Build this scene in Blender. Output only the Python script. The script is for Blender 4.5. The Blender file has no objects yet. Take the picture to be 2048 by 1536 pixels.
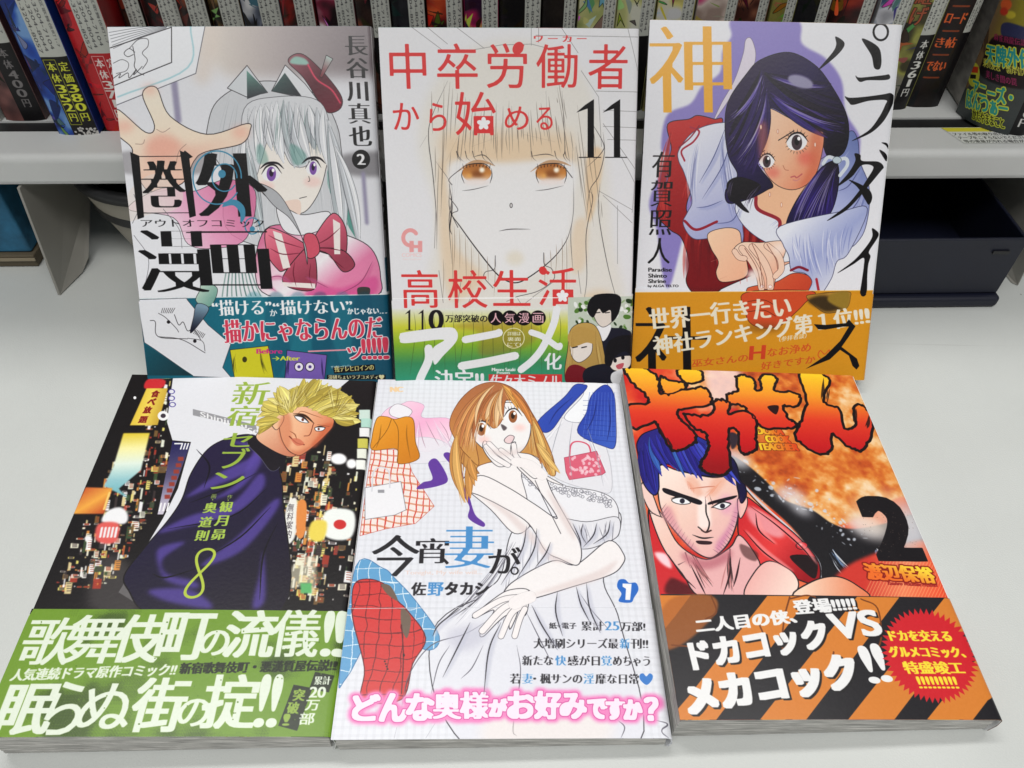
import bpy, bmesh, math, random
import numpy as np
from mathutils import Vector, Matrix
PI = math.pi
sc = bpy.context.scene
MM = .001
# ---------------------------------------------------------------- camera, light, exposure
CF, CP, CR, CH = 1562.85162, .83201955, -.01855056, 323.48779     # focal (px of 2048), pitch, roll, height (mm)
def cam_axes():
    fw = np.array([0, math.cos(CP), -math.sin(CP)]); up = np.array([0, math.sin(CP), math.cos(CP)]); r = np.array([1., 0, 0])
    c, s = math.cos(CR), math.sin(CR)
    return c*r-s*up, s*r+c*up, fw
cd = bpy.data.cameras.new('camera'); cam = bpy.data.objects.new('camera', cd); sc.collection.objects.link(cam); sc.camera = cam
cd.sensor_width = 36; cd.lens = 36*CF/2048; cd.clip_start = .01; cd.clip_end = 50
R_, U_, F_ = cam_axes()
cam.matrix_world = Matrix(((R_[0], U_[0], -F_[0], 0), (R_[1], U_[1], -F_[1], 0), (R_[2], U_[2], -F_[2], CH*MM), (0, 0, 0, 1)))
w = bpy.data.worlds.new('World'); sc.world = w; w.use_nodes = True
bgn = w.node_tree.nodes['Background']; bgn.inputs[0].default_value = (.93, .97, 1, 1); bgn.inputs[1].default_value = .13
def lamp(name, loc, size, power, aim=None, col=(1, .985, .96)):
    L = bpy.data.lights.new(name, 'AREA'); L.shape = 'RECTANGLE'; L.size, L.size_y = size; L.energy = power; L.color = col
    o = bpy.data.objects.new(name, L); sc.collection.objects.link(o); o.location = loc
    o.rotation_euler = ((Vector(aim)-Vector(loc)).to_track_quat('-Z', 'Y') if aim else Vector((0, 0, -1)).to_track_quat('-Z', 'Y')).to_euler()
    return o
lamp('ceiling_light', (-.45, .70, 2.1), (1.1, .22), 13.5)
lamp('ceiling_light', (.75, .70, 2.1), (.9, .22), 7)
lamp('ceiling_light', (.1, -.72, 2.0), (1.8, .7), 33)
sc.view_settings.view_transform = 'Standard'; sc.view_settings.look = 'None'; sc.view_settings.exposure = 0.12; sc.view_settings.gamma = 1
def proj(p):
    q = np.asarray(p, float)-np.array([0, 0, CH]); z = q@F_
    return (1024+CF*(q@R_)/z, 768-CF*(q@U_)/z)
# ---------------------------------------------------------------- helpers
def mat(name, col, rough=.5, noise=0., scale=60., spec=.5, coat=0., bump=0., bscale=400., metal=0., speck=0.):
    m = bpy.data.materials.new(name); m.use_nodes = True; nt = m.node_tree; b = nt.nodes['Principled BSDF']
    b.inputs['Base Color'].default_value = (*col, 1); b.inputs['Roughness'].default_value = rough; b.inputs['Specular IOR Level'].default_value = spec; b.inputs['Coat Weight'].default_value = coat; b.inputs['Metallic'].default_value = metal
    tc = nt.nodes.new('ShaderNodeTexCoord')
    if noise or speck:
        n = nt.nodes.new('ShaderNodeTexNoise'); n.inputs['Scale'].default_value = scale; n.inputs['Detail'].default_value = 6; nt.links.new(tc.outputs['Object'], n.inputs['Vector'])
        r = nt.nodes.new('ShaderNodeValToRGB'); r.color_ramp.elements[0].position = .3; r.color_ramp.elements[1].position = .7
        r.color_ramp.elements[0].color = (*[c*(1-noise) for c in col], 1); r.color_ramp.elements[1].color = (*[min(1, c*(1+noise)) for c in col], 1)
        nt.links.new(n.outputs['Fac'], r.inputs['Fac']); out = r.outputs['Color']
        if speck:
            v = nt.nodes.new('ShaderNodeTexVoronoi'); v.inputs['Scale'].default_value = 26; nt.links.new(tc.outputs['Object'], v.inputs['Vector'])
            lt = nt.nodes.new('ShaderNodeMath'); lt.operation = 'LESS_THAN'; lt.inputs[1].default_value = .017; nt.links.new(v.outputs['Distance'], lt.inputs[0])
            sp = nt.nodes.new('ShaderNodeMath'); sp.operation = 'MULTIPLY'; sp.inputs[1].default_value = speck; nt.links.new(lt.outputs[0], sp.inputs[0])
            mx = nt.nodes.new('ShaderNodeMixRGB'); mx.inputs[2].default_value = (.16, .15, .13, 1); nt.links.new(out, mx.inputs[1]); nt.links.new(sp.outputs[0], mx.inputs[0]); out = mx.outputs[0]
            for ang, sc_ in ((.5, 30), (2.1, 22)):
                mp = nt.nodes.new('ShaderNodeMapping'); mp.inputs['Rotation'].default_value = (0, 0, ang); mp.inputs['Scale'].default_value = (1.5, sc_*3, 1); nt.links.new(tc.outputs['Object'], mp.inputs[0])
                q = nt.nodes.new('ShaderNodeTexNoise'); q.inputs['Scale'].default_value = 3; q.inputs['Detail'].default_value = 3; nt.links.new(mp.outputs[0], q.inputs['Vector'])
                gt = nt.nodes.new('ShaderNodeMapRange'); gt.inputs[1].default_value = .70; gt.inputs[2].default_value = .76; gt.inputs[4].default_value = .25; nt.links.new(q.outputs['Fac'], gt.inputs[0])
                mx = nt.nodes.new('ShaderNodeMixRGB'); mx.inputs[2].default_value = (.36, .36, .34, 1); nt.links.new(out, mx.inputs[1]); nt.links.new(gt.outputs[0], mx.inputs[0]); out = mx.outputs[0]
        nt.links.new(out, b.inputs['Base Color'])
    if bump:
        n2 = nt.nodes.new('ShaderNodeTexNoise'); n2.inputs['Scale'].default_value = bscale; n2.inputs['Detail'].default_value = 4; nt.links.new(tc.outputs['Object'], n2.inputs['Vector'])
        bp = nt.nodes.new('ShaderNodeBump'); bp.inputs['Strength'].default_value = bump; bp.inputs['Distance'].default_value = .0004; nt.links.new(n2.outputs['Fac'], bp.inputs['Height']); nt.links.new(bp.outputs[0], b.inputs['Normal'])
    return m
def print_mat(name, im, rough=.33, coat=.15, wave=.0):
    m = mat(name, (.8, .8, .8), rough, coat=coat, spec=.25, bump=.1, bscale=700.); nt = m.node_tree; b = nt.nodes['Principled BSDF']; b.inputs['Coat Roughness'].default_value = .25
    t = nt.nodes.new('ShaderNodeTexImage'); t.image = im; t.interpolation = 'Cubic'; nt.links.new(t.outputs['Color'], b.inputs['Base Color'])
    return m
def paper_edge_mat(name, col, scale=330.):
    """cut edges of many leaves: fine streaks along the leaves"""
    m = bpy.data.materials.new(name); m.use_nodes = True; nt = m.node_tree; b = nt.nodes['Principled BSDF']; b.inputs['Roughness'].default_value = .8
    tc = nt.nodes.new('ShaderNodeTexCoord'); mp = nt.nodes.new('ShaderNodeMapping'); mp.inputs['Scale'].default_value = (18, 18, scale); nt.links.new(tc.outputs['Object'], mp.inputs[0])
    n = nt.nodes.new('ShaderNodeTexNoise'); n.inputs['Scale'].default_value = 4; n.inputs['Detail'].default_value = 5; nt.links.new(mp.outputs[0], n.inputs['Vector'])
    r = nt.nodes.new('ShaderNodeValToRGB'); r.color_ramp.elements[0].position = .32; r.color_ramp.elements[1].position = .62
    r.color_ramp.elements[0].color = (*[c*.5 for c in col], 1); r.color_ramp.elements[1].color = (*col, 1); nt.links.new(n.outputs['Fac'], r.inputs['Fac']); nt.links.new(r.outputs['Color'], b.inputs['Base Color'])
    return m
def empty(name, M, label, cat, group=None):
    o = bpy.data.objects.new(name, None); sc.collection.objects.link(o); o.matrix_world = M; o.empty_display_size = .01
    o['label'] = label; o['category'] = cat
    if group: o['group'] = group
    return o
def mesh(name, V, F, m, parent=None, uv=None, smooth=False, M=None, kind=None):
    me = bpy.data.meshes.new(name); me.from_pydata([tuple(v) for v in V], [], F); me.update()
    if uv is not None:
        l = me.uv_layers.new(name='UVMap'); vi = np.zeros(len(me.loops), int); me.loops.foreach_get('vertex_index', vi)
        l.data.foreach_set('uv', np.asarray(uv, np.float32)[vi].ravel())
    for q in ([m] if not isinstance(m, (list, tuple)) else m): me.materials.append(q)
    if smooth: me.polygons.foreach_set('use_smooth', [True]*len(me.polygons))
    o = bpy.data.objects.new(name, me); sc.collection.objects.link(o)
    if parent: o.parent = parent
    if M is not None: o.matrix_world = M
    if kind: o['kind'] = kind
    return o
def bevel(o, w, seg=3):
    b = o.modifiers.new('bevel', 'BEVEL'); b.width = w; b.segments = seg; b.limit_method = 'ANGLE'; b.harden_normals = False
    return o
def solid(o, t, off=-1.):
    s = o.modifiers.new('thickness', 'SOLIDIFY'); s.thickness = t; s.offset = off
    e = o.modifiers.new('crease', 'EDGE_SPLIT'); e.split_angle = math.radians(35); return o
def boxm(x0, x1, y0, y1, z0, z1):
    V = [(x, y, z) for z in (z0, z1) for y in (y0, y1) for x in (x0, x1)]
    return V, [(0, 2, 3, 1), (4, 5, 7, 6), (0, 1, 5, 4), (2, 6, 7, 3), (0, 4, 6, 2), (1, 3, 7, 5)]
def box(name, x0, x1, y0, y1, z0, z1, m, parent=None, M=None, bv=0., kind=None):
    V, F = boxm(x0, x1, y0, y1, z0, z1); o = mesh(name, np.array(V)*MM, F, m, parent, M=M, kind=kind)
    if bv: bevel(o, bv*MM)
    return o
def tag(o, label, cat, group=None):
    o['label'] = label; o['category'] = cat
    if group: o['group'] = group
    return o
def grid(nu, nv): return [(j*nu+i, j*nu+i+1, (j+1)*nu+i+1, (j+1)*nu+i) for j in range(nv-1) for i in range(nu-1)]
# ---------------------------------------------------------------- print shop: flat cover prints drawn in numpy
def lerp(a, b, t): return a + (b - a) * t
def crom(P, closed=True, n=6):
    P = np.asarray(P, float)
    if len(P) < 3: return P
    if closed: A = np.vstack([P[-1:], P, P[:2]])
    else: A = np.vstack([2*P[:1]-P[1:2], P, 2*P[-1:]-P[-2:-1]])
    out = []
    for i in range(1, len(A)-2):
        p0, p1, p2, p3 = A[i-1:i+3]
        for k in range(n):
            t = k/n
            out.append(.5*((2*p1)+(-p0+p2)*t+(2*p0-5*p1+4*p2-p3)*t*t+(-p0+3*p1-3*p2+p3)*t**3))
    if not closed: out.append(P[-1])
    return np.array(out)
def loop_segs(L):
    L = np.asarray(L, float); return np.hstack([L, np.roll(L, -1, 0)])
def raster(S, w, h, pad=0):
    """coverage of the segments S (xa, ya, xb, yb): window mask and its offset"""
    x0 = int(max(0, math.floor(S[:, [0, 2]].min()) - pad)); x1 = int(min(w, math.ceil(S[:, [0, 2]].max()) + pad + 1))
    y0 = int(max(0, math.floor(S[:, [1, 3]].min()) - pad)); y1 = int(min(h, math.ceil(S[:, [1, 3]].max()) + pad + 1))
    if x1 <= x0 or y1 <= y0: return None
    W, H = x1-x0, y1-y0; K = 4
    xa, ya, xb, yb = S[:, 0]-x0, (S[:, 1]-y0)*K-.5, S[:, 2]-x0, (S[:, 3]-y0)*K-.5
    d = np.where(yb > ya, 1., -1.)
    lo, hi = np.minimum(ya, yb), np.maximum(ya, yb)
    r0 = np.clip(np.ceil(lo), 0, H*K).astype(int); r1 = np.clip(np.ceil(hi), 0, H*K).astype(int)
    n = r1-r0; k = n > 0
    xa, ya, xb, yb, d, r0, n = xa[k], ya[k], xb[k], yb[k], d[k], r0[k], n[k]
    idx = np.repeat(np.arange(len(n)), n)
    row = np.arange(n.sum()) - np.repeat(np.cumsum(n)-n, n) + r0[idx]
    t = (row-ya[idx])/(yb[idx]-ya[idx])
    xc = np.clip(xa[idx]+(xb[idx]-xa[idx])*t, 0, W-1e-3)
    c = xc.astype(int); f = xc-c
    N = H*K*(W+2)
    acc = np.bincount(row*(W+2)+c, d[idx]*(1-f), N) + np.bincount(row*(W+2)+c+1, d[idx]*f, N)
    m = np.clip(np.abs(np.cumsum(acc.reshape(H*K, W+2), 1)[:, :W]), 0, 1).reshape(H, K, W).mean(1)
    return m, x0, y0
def box1(m, r, ax):
    if r < 1: return m
    r = int(r); p = [(0, 0)]*m.ndim; p[ax] = (r+1, r)
    c = np.cumsum(np.pad(m, p, mode='edge'), ax)
    a = [slice(None)]*m.ndim; b = [slice(None)]*m.ndim
    a[ax] = slice(2*r+1, None); b[ax] = slice(0, -2*r-1)
    return (c[tuple(a)]-c[tuple(b)])/(2*r+1)
def blur(m, r):
    for _ in range(2):
        m = box1(box1(m, r, 0), r, 1)
    return m
def sh(m, k, ax):
    o = np.zeros_like(m)
    if ax == 0:
        if k > 0: o[k:] = m[:-k]
        else: o[:k] = m[-k:]
    else:
        if k > 0: o[:, k:] = m[:, :-k]
        else: o[:, :k] = m[:, -k:]
    return o
def shiftmax(m, n, ax):
    k = int(n)
    while k > 0:
        s = 2 if k >= 4 else 1; o = m
        for q in ((s, -s, 1, -1) if s > 1 else (1, -1)): o = np.maximum(o, sh(m, q, ax))
        m = o; k -= s
    f = n-int(n)
    if f > .05: m = np.maximum(m, m*(1-f)+np.maximum(sh(m, 1, ax), sh(m, -1, ax))*f)
    return m
def disc(m, n):
    for i in range(int(round(n))):
        q = np.maximum.reduce([m, sh(m, 1, 0), sh(m, -1, 0), sh(m, 1, 1), sh(m, -1, 1)])
        if i % 2:
            for a in (1, -1):
                r = sh(m, a, 0); q = np.maximum.reduce([q, sh(r, 1, 1), sh(r, -1, 1)])
        m = q
    return m
def vnoise(w, h, cell, seed, octv=3):
    r = np.random.RandomState(seed); out = np.zeros((h, w)); a = 1.; tot = 0
    for o in range(octv):
        c = max(2., cell/2**o); gw, gh = int(w/c)+3, int(h/c)+3
        g = r.rand(gh, gw); X = np.arange(w)/c; Y = np.arange(h)/c
        xi, yi = X.astype(int), Y.astype(int); fx, fy = X-xi, Y-yi
        fx = fx*fx*(3-2*fx); fy = (fy*fy*(3-2*fy))[:, None]
        t = g[yi][:, xi]*(1-fx)+g[yi][:, xi+1]*fx; b = g[yi+1][:, xi]*(1-fx)+g[yi+1][:, xi+1]*fx
        out += a*(t*(1-fy)+b*fy); tot += a; a *= .5
    return out/tot
GLYPH = {}
def glyphs(s, font=None):
    """triangles of a line of text from Blender's own font, as an (n, 3, 2) array"""
    if s in GLYPH: return GLYPH[s]
    cu = bpy.data.curves.new('lettering', 'FONT'); cu.body = s; cu.resolution_u = 4
    ob = bpy.data.objects.new('lettering', cu); bpy.context.scene.collection.objects.link(ob)
    me = bpy.data.meshes.new_from_object(ob.evaluated_get(bpy.context.evaluated_depsgraph_get()))
    me.calc_loop_triangles()
    co = np.zeros(len(me.vertices)*3); me.vertices.foreach_get('co', co); co = co.reshape(-1, 3)[:, :2]
    ix = np.zeros(len(me.loop_triangles)*3, int); me.loop_triangles.foreach_get('vertices', ix)
    T = co[ix].reshape(-1, 3, 2)
    bpy.data.objects.remove(ob); bpy.data.curves.remove(cu); bpy.data.meshes.remove(me)
    GLYPH[s] = T; return T
def homog(src, dst):
    A = []
    for (x, y), (u, v) in zip(src, dst):
        A += [[x, y, 1, 0, 0, 0, -u*x, -u*y, -u], [0, 0, 0, x, y, 1, -v*x, -v*y, -v]]
    return np.linalg.svd(np.array(A, float))[2][-1].reshape(3, 3)
class Sheet:
    """one printed sheet; measurements come in a frame laid over the flat print and are straightened by a homography"""
    def __init__(s, wmm, hmm, corners, S=7., bg=(232, 233, 236)):
        s.w, s.h, s.S = int(wmm*S), int(hmm*S), S
        s.im = np.ones((s.h, s.w, 3), np.float32)*np.array(bg, np.float32)
        s.Hm = homog(corners, [(0, 0), (s.w, 0), (s.w, s.h), (0, s.h)]); s.Hi = np.linalg.inv(s.Hm)
        s.k = s.w/abs(corners[1][0]-corners[0][0])*.9
        s.reg(0, 0, 1)
    def reg(s, x, y, sc): s.ox, s.oy, s.sc = x, y, sc
    def P(s, pts):
        p = np.asarray(pts, float).reshape(-1, 2)*s.sc+np.array([s.ox, s.oy])
        q = np.c_[p, np.ones(len(p))]@s.Hm.T
        return q[:, :2]/q[:, 2:]
    def paint(s, m, x0, y0, col, alpha=1.):
        if callable(col):
            Y, X = np.mgrid[y0:y0+m.shape[0], x0:x0+m.shape[1]]; c = col(X, Y)
        elif isinstance(col[0], str):       # ('g', p0, p1, c0, c1 [, c2 ...]) gradient
            p, q = s.P([col[1], col[2]]); d = q-p; Y, X = np.mgrid[y0:y0+m.shape[0], x0:x0+m.shape[1]]
            t = np.clip(((X-p[0])*d[0]+(Y-p[1])*d[1])/(d@d), 0, 1); cs = np.array(col[3:], float)
            st = np.linspace(0, 1, len(cs)); c = np.stack([np.interp(t, st, cs[:, i]) for i in range(3)], -1)
        else: c = np.array(col, np.float32)
        v = s.im[y0:y0+m.shape[0], x0:x0+m.shape[1]]
        v += (c-v)*(m*alpha)[..., None]
    def segs(s, S, col, alpha=1., soft=0):
        r = raster(S, s.w, s.h, int(soft*2)+1)
        if r is None: return
        m, x0, y0 = r
        if soft: m = blur(m, soft)
        s.paint(m, x0, y0, col, alpha)
    def poly(s, pts, col, smooth=1, alpha=1., soft=0, out=None, ow=1.6):
        L = s.P(crom(pts) if smooth else pts)
        s.segs(loop_segs(L), col, alpha, soft)
        if out is not None: s.strokes([np.vstack([L, L[:1]])], ow*1.7, out)
    def ell(s, cx, cy, rx, ry, col, rot=0, **k):
        t = np.linspace(0, 2*PI, 24, endpoint=False); c, q = math.cos(rot), math.sin(rot)
        x, y = rx*np.cos(t), ry*np.sin(t)
        s.poly(np.c_[cx+c*x-q*y, cy+q*x+c*y], col, smooth=0, **k)
    def box(s, x0, y0, x1, y1, col, **k): s.poly([(x0, y0), (x1, y0), (x1, y1), (x0, y1)], col, smooth=0, **k)
    def strokes(s, lines, w, col, alpha=1., taper=0, soft=0):
        """lines already in sheet pixels"""
        out = []
        for L in lines:
            n = len(L)
            if n < 2: continue
            t = np.linspace(0, 1, n); ww = w*.5*np.ones(n)
            if taper == 1: ww = w*.5*np.clip(1-t, .08, 1)
            elif taper == 2: ww = w*.5*np.clip(np.sin(PI*np.clip(t, .02, .98))**.7, .08, 1)
            D = np.diff(L, axis=0); Ln = np.hypot(D[:, 0], D[:, 1])+1e-9; N = np.c_[-D[:, 1], D[:, 0]]/Ln[:, None]
            A, B = L[:-1], L[1:]; wa, wb = ww[:-1, None], ww[1:, None]
            q = [A+N*wa, B+N*wb, B-N*wb, A-N*wa]
            for i in range(4): out.append(np.hstack([q[i], q[(i+1) % 4]]))
            if w > 2:
                a = np.linspace(0, 2*PI, 8, endpoint=False)[::-1]
                ring = [L+np.c_[np.cos(z)*ww, np.sin(z)*ww] for z in a]
                for i in range(8): out.append(np.hstack([ring[i], ring[(i+1) % 8]]))
        if out: s.segs(np.vstack(out), col, alpha, soft)
    def line(s, pts, w, col=(25, 22, 25), smooth=1, taper=0, alpha=1., soft=0):
        pts = np.asarray(pts, float)
        s.strokes([s.P(crom(pts, False) if smooth and len(pts) > 2 else pts)], w*s.k*(1.35 if w < 3 else 1), col, alpha, taper, soft)
    def lines(s, L, w, col=(25, 22, 25), taper=2, alpha=1.):
        s.strokes([s.P(crom(np.asarray(p, float), False) if len(p) > 2 else p) for p in L], w*s.k, col, alpha, taper)
    def limb(s, pts, w, col, out=(25, 22, 25), o=1.6, taper=0):
        """finger or lock: an inked outline under a filled stroke; w in frame units"""
        L = s.P(crom(np.asarray(pts, float), False)); f = s.k*s.sc
        s.strokes([L], w*f+o*2, out, 1., taper); s.strokes([L], w*f, col, 1., taper)
        if taper == 2: s.strokes([L+np.array([w*f*.12, w*f*.1])], w*f*.18, tuple(min(255, int(c*1.18)+6) for c in col), .8, 2)
    def locks(s, A, B, n, w, cols, out, bend=0., jit=5., seed=0, o=1.3):
        r = np.random.RandomState(seed); A, B = crom(A, False), crom(B, False)
        for i in range(n):
            t = (i+r.rand()*.8)/n
            a = A[min(int(t*len(A)), len(A)-1)]+r.randn(2)*jit*.3; b = B[min(int(t*len(B)), len(B)-1)]+r.randn(2)*jit
            d = b-a; m = (a+b)/2+np.array([-d[1], d[0]])*(bend+r.randn()*.05); u = np.linspace(0, 1, 10)[:, None]
            s.limb((1-u)**2*a+2*u*(1-u)*m+u*u*b, w*(.6+r.rand()*.8), cols[r.randint(len(cols))], out, o, 2)
    def hatch(s, A, B, n, w, col=(30, 24, 30), alpha=.55):
        """short parallel ink strokes from line A to line B"""
        A, B = crom(A, False), crom(B, False); t = np.linspace(0, .999, n)
        s.strokes([s.P([A[int(q*len(A))], B[int(q*len(B))]]) if 0 else s.P(np.linspace(A[int(q*len(A))], B[int(q*len(B))], 5)) for q in t], w*s.k, col, alpha, 1)
    def hair(s, A, B, n, w, cols, bend=0., jit=4., seed=0, alpha=.8, taper=2):
        """n strands from root line A to tip line B"""
        r = np.random.RandomState(seed); A, B = crom(A, False), crom(B, False); by = [[] for _ in cols]
        for i in range(n):
            t = r.rand()
            a = A[min(int(t*len(A)), len(A)-1)]+r.randn(2)*jit*.4; b = B[min(int(t*len(B)), len(B)-1)]+r.randn(2)*jit
            d = b-a; m = (a+b)/2+np.array([-d[1], d[0]])*(bend+r.randn()*.03)
            u0 = r.rand()*.35; u1 = 1-r.rand()*.3
            u = np.linspace(u0, u1, 9)[:, None]; by[r.randint(len(cols))].append(s.P((1-u)**2*a+2*u*(1-u)*m+u*u*b))
        for c, L in zip(cols, by): s.strokes(L, w*s.k, c, alpha, taper)
    def text_mask(s, st, quad, em=False, fit=True):
        """quad = TL, TR, BL in frame coordinates"""
        T = glyphs(st)
        if not len(T): return None
        p = T.reshape(-1, 2)
        if em: lo, hi = np.array([EMX0, EMY0]), np.array([EMX1, EMY1])
        else: lo, hi = p.min(0), p.max(0)
        u = (p-lo)/(hi-lo+1e-9)
        TL, TR, BL = [np.array(q, float) for q in quad]
        q = s.P(TL+u[:, :1]*(TR-TL)+(1-u[:, 1:])*(BL-TL)).reshape(-1, 3, 2)
        ar = np.cross(q[:, 1]-q[:, 0], q[:, 2]-q[:, 0]); q[ar < 0] = q[ar < 0][:, ::-1]
        return np.vstack([np.hstack([q[:, i], q[:, (i+1) % 3]]) for i in range(3)])
    def T(s, st, x0, y0, x1, y1, col=(20, 18, 20), dy=0., dx=None, bx=0., by=0., out=None, ow=0, glow=None, gw=0, em=False, alpha=1., rnd=0., each=False, offset=None, ocol=None):
        """lettering fitted to a box; bx widens, by thins the strokes (in frame units), dy raises the right end"""
        st_ = [st] if isinstance(st, str) else st
        if dx is None:                      # letters stand upright on the sheet
            c = s.P([((x0+x1)/2, (y0+y1)/2)])[0]; q = np.array([[c[0], c[1]-20, 1], [c[0], c[1]+20, 1]])@s.Hi.T; q = q[:, :2]/q[:, 2:]
            d = q[1]-q[0]; dx = d[0]/d[1]*(y1-y0)
        quad = [(x0-dx/2, y0), (x1-dx/2, y0+dy), (x0+dx/2, y1)]
        S = s.text_mask(st, quad, em)
        if S is None: return
        f = s.k*s.sc; pad = int((ow+gw*3+bx+abs(by))*f)+6
        r = raster(S, s.w, s.h, pad)
        if r is None: return
        m, X, Y = r
        if by > 0:
            e = shiftmax(1-m, by*f, 0); m = 1-e
        if bx: m = shiftmax(m, bx*f, 1)
        if by < 0: m = shiftmax(m, -by*f, 0)
        if rnd:
            m = np.clip((blur(m, rnd*f)-.5)*max(3, rnd*f*1.5)+.5, 0, 1)
        if glow is not None: s.paint(np.clip(blur(disc(m, gw*f), gw*f*.6)*1.3, 0, 1), X, Y, glow, alpha)
        if offset is not None: s.paint(sh(sh(m, max(1, int(offset[0]*f)), 1), max(1, int(offset[1]*f)), 0), X, Y, ocol)
        if out is not None: s.paint(disc(m, ow*f), X, Y, out, alpha)
        s.paint(m, X, Y, col, alpha); return m, X, Y
    def TV(s, st, xt, yt, xb, yb, w, col=(20, 18, 20), **k):
        """vertical lettering from (xt, yt) to (xb, yb), one em box each"""
        n = len(st)
        for i, ch in enumerate(st):
            a = (i+.5)/n; cx, cy = lerp(xt, xb, a), lerp(yt, yb, a); h = abs(yb-yt)/n
            s.T(ch, cx-w/2, cy-h/2, cx+w/2, cy+h/2, col, em=True, **k)
    def image(s, name):
        im = bpy.data.images.new(name, s.w, s.h)
        g = vnoise(s.w, s.h, 5, 7, 2)[..., None]*5-2.5
        a = np.ones((s.h, s.w, 4), np.float32); a[..., :3] = np.clip((s.im+g)/255., 0, 1); im.pixels.foreach_set(a[::-1].ravel()); im.update(); im.pack()
        return im
EMX0, EMX1, EMY0, EMY1 = 0., 1., -.12, .88
INK = (28, 24, 28); WH = (240, 240, 242)
def eye(s, cx, cy, rx, ry, iris, lid=INK, open_=1.):
    """a plain almond eye"""
    s.poly([(cx-rx, cy+ry*.1), (cx-rx*.5, cy-ry*.7), (cx+rx*.3, cy-ry*.85), (cx+rx, cy-ry*.1), (cx+rx*.5, cy+ry*.7), (cx-rx*.5, cy+ry*.75)], WH)
    s.ell(cx, cy, rx*.52, ry*.8, iris); s.ell(cx, cy-ry*.1, rx*.24, ry*.4, tuple(int(v*.3) for v in iris)); s.ell(cx+rx*.2, cy-ry*.4, rx*.16, ry*.2, (255, 255, 255))
    s.line([(cx-rx*1.1, cy+ry*.05), (cx-rx*.5, cy-ry*.82), (cx+rx*.4, cy-ry*.95), (cx+rx*1.15, cy-ry*.05)], ry*.22*s.sc, lid, taper=2)
def one(s, x, y0, y1, w, K):
    h = y1-y0; b = w*.18
    s.poly([(x-w, y0+h*.23), (x-w*.5, y0+h*.1), (x, y0), (x, y1), (x-b*2, y1), (x-b*2, y0+h*.16)], K, smooth=0)
    s.line([(x-w*.85, y1), (x+w*.38, y1)], max(1, w*.012), K)
def cover_office(c):
    """white cover: pale haired figure in a pink top, big black title, teal band"""
    s = Sheet(128, 182, c, bg=(226, 227, 232))
    s.reg(200, 30, .29297)
    s.poly([(700, -50), (2000, -50), (2000, 420), (1100, 430), (850, 420), (700, 250)], ('g', (700, 200), (1800, 200), (226, 218, 208), (176, 166, 166), (132, 122, 126)), smooth=0, soft=22)
    s.poly([(640, 430), (700, 60), (820, 60), (760, 430)], (222, 210, 200), soft=18, alpha=.8)
    s.poly([(1650, 960), (1990, 940), (1990, 1090), (1680, 1085)], (140, 138, 142), soft=8)
    s.poly([(120, 940), (700, 930), (700, 1080), (160, 1080)], (168, 166, 170), soft=5)
    for a, b, w in (((505, 440), (535, 720), 14), ((1545, 1080), (1552, 1330), 9), ((1797, 1080), (1822, 1420), 9)): s.line([a, b], w, (150, 145, 172), soft=4)
    # sheet of paper with a doodle
    s.poly([(40, 60), (722, 62), (655, 400), (100, 620), (60, 300)], (236, 238, 242), smooth=0, out=(90, 90, 100), ow=1.5)
    for q in range(6): s.line([(60+q*6, 120+q*22), (250, 90+q*14), (470-q*3, 64+q*5)], .8, (110, 112, 118))
    s.line([(70, 225), (490, 85), (490, 325), (100, 480)], 1.4, INK, smooth=0)
    s.line([(620, 70), (600, 360), (120, 560)], 3, (130, 195, 205), alpha=.7, soft=1)
    s.line([(240, 255), (200, 230), (165, 260), (190, 285), (230, 270)], .9); s.line([(225, 215), (240, 300), (235, 350), (260, 390), (300, 410)], 1)
    s.line([(200, 230), (260, 170), (325, 165), (328, 215), (290, 260), (325, 310), (290, 370)], .8); s.line([(90, 330), (150, 305), (195, 330), (180, 380), (110, 400)], .7)
    s.line([(80, 440), (140, 400), (130, 430), (190, 395), (200, 430), (250, 370), (230, 410), (290, 350)], .9)
    # figure: hair mass behind
    HG = (206, 208, 212); HD = (120, 132, 136); TEAL = (92, 150, 140)
    s.poly([(740, 900), (735, 760), (800, 590), (1000, 470), (1250, 460), (1500, 560), (1620, 760), (1660, 1000), (1760, 1450), (1800, 1900), (1560, 1700), (900, 1500), (850, 1100)], HG, out=INK, ow=1.2)
    s.poly([(1560, 1050), (1640, 1150), (1750, 1500), (1770, 1560), (1640, 1350), (1560, 1180)], TEAL)
    s.hair([(900, 500), (1300, 470), (1600, 640)], [(780, 1200), (1200, 1500), (1750, 1600)], 60, 1.1, [(150, 156, 160), (186, 190, 194), (238, 240, 243)], .06, 20, 3)
    # hair ribbons and cap
    s.poly([(1000, 560), (870, 500), (1005, 345), (1060, 420), (1145, 530)], (210, 214, 218), smooth=0, out=INK, ow=1.2)
    s.poly([(1005, 575), (1003, 380), (1145, 525)], ('g', (1003, 360), (1040, 560), (110, 165, 150), (50, 54, 60)), smooth=0)
    s.poly([(1172, 520), (1265, 342), (1400, 470), (1540, 650), (1380, 565)], (222, 224, 228), smooth=0, out=INK, ow=1.2)
    s.poly([(1172, 520), (1262, 395), (1380, 560)], ('g', (1200, 400), (1330, 560), (70, 100, 96), (40, 42, 48)), smooth=0)
    s.poly([(1285, 320), (1340, 265), (1420, 290), (1560, 430), (1650, 560), (1640, 640), (1560, 668), (1500, 600), (1390, 430)], ('g', (1290, 300), (1640, 640), (150, 90, 100), (90, 30, 44), (110, 30, 48)), out=INK, ow=1.2)
    s.poly([(1300, 330), (1330, 285), (1400, 300), (1420, 340)], (150, 190, 178), soft=2); s.line([(1420, 340), (1480, 440), (1580, 510), (1640, 600)], 3.5, (224, 70, 100), soft=1)
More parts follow.
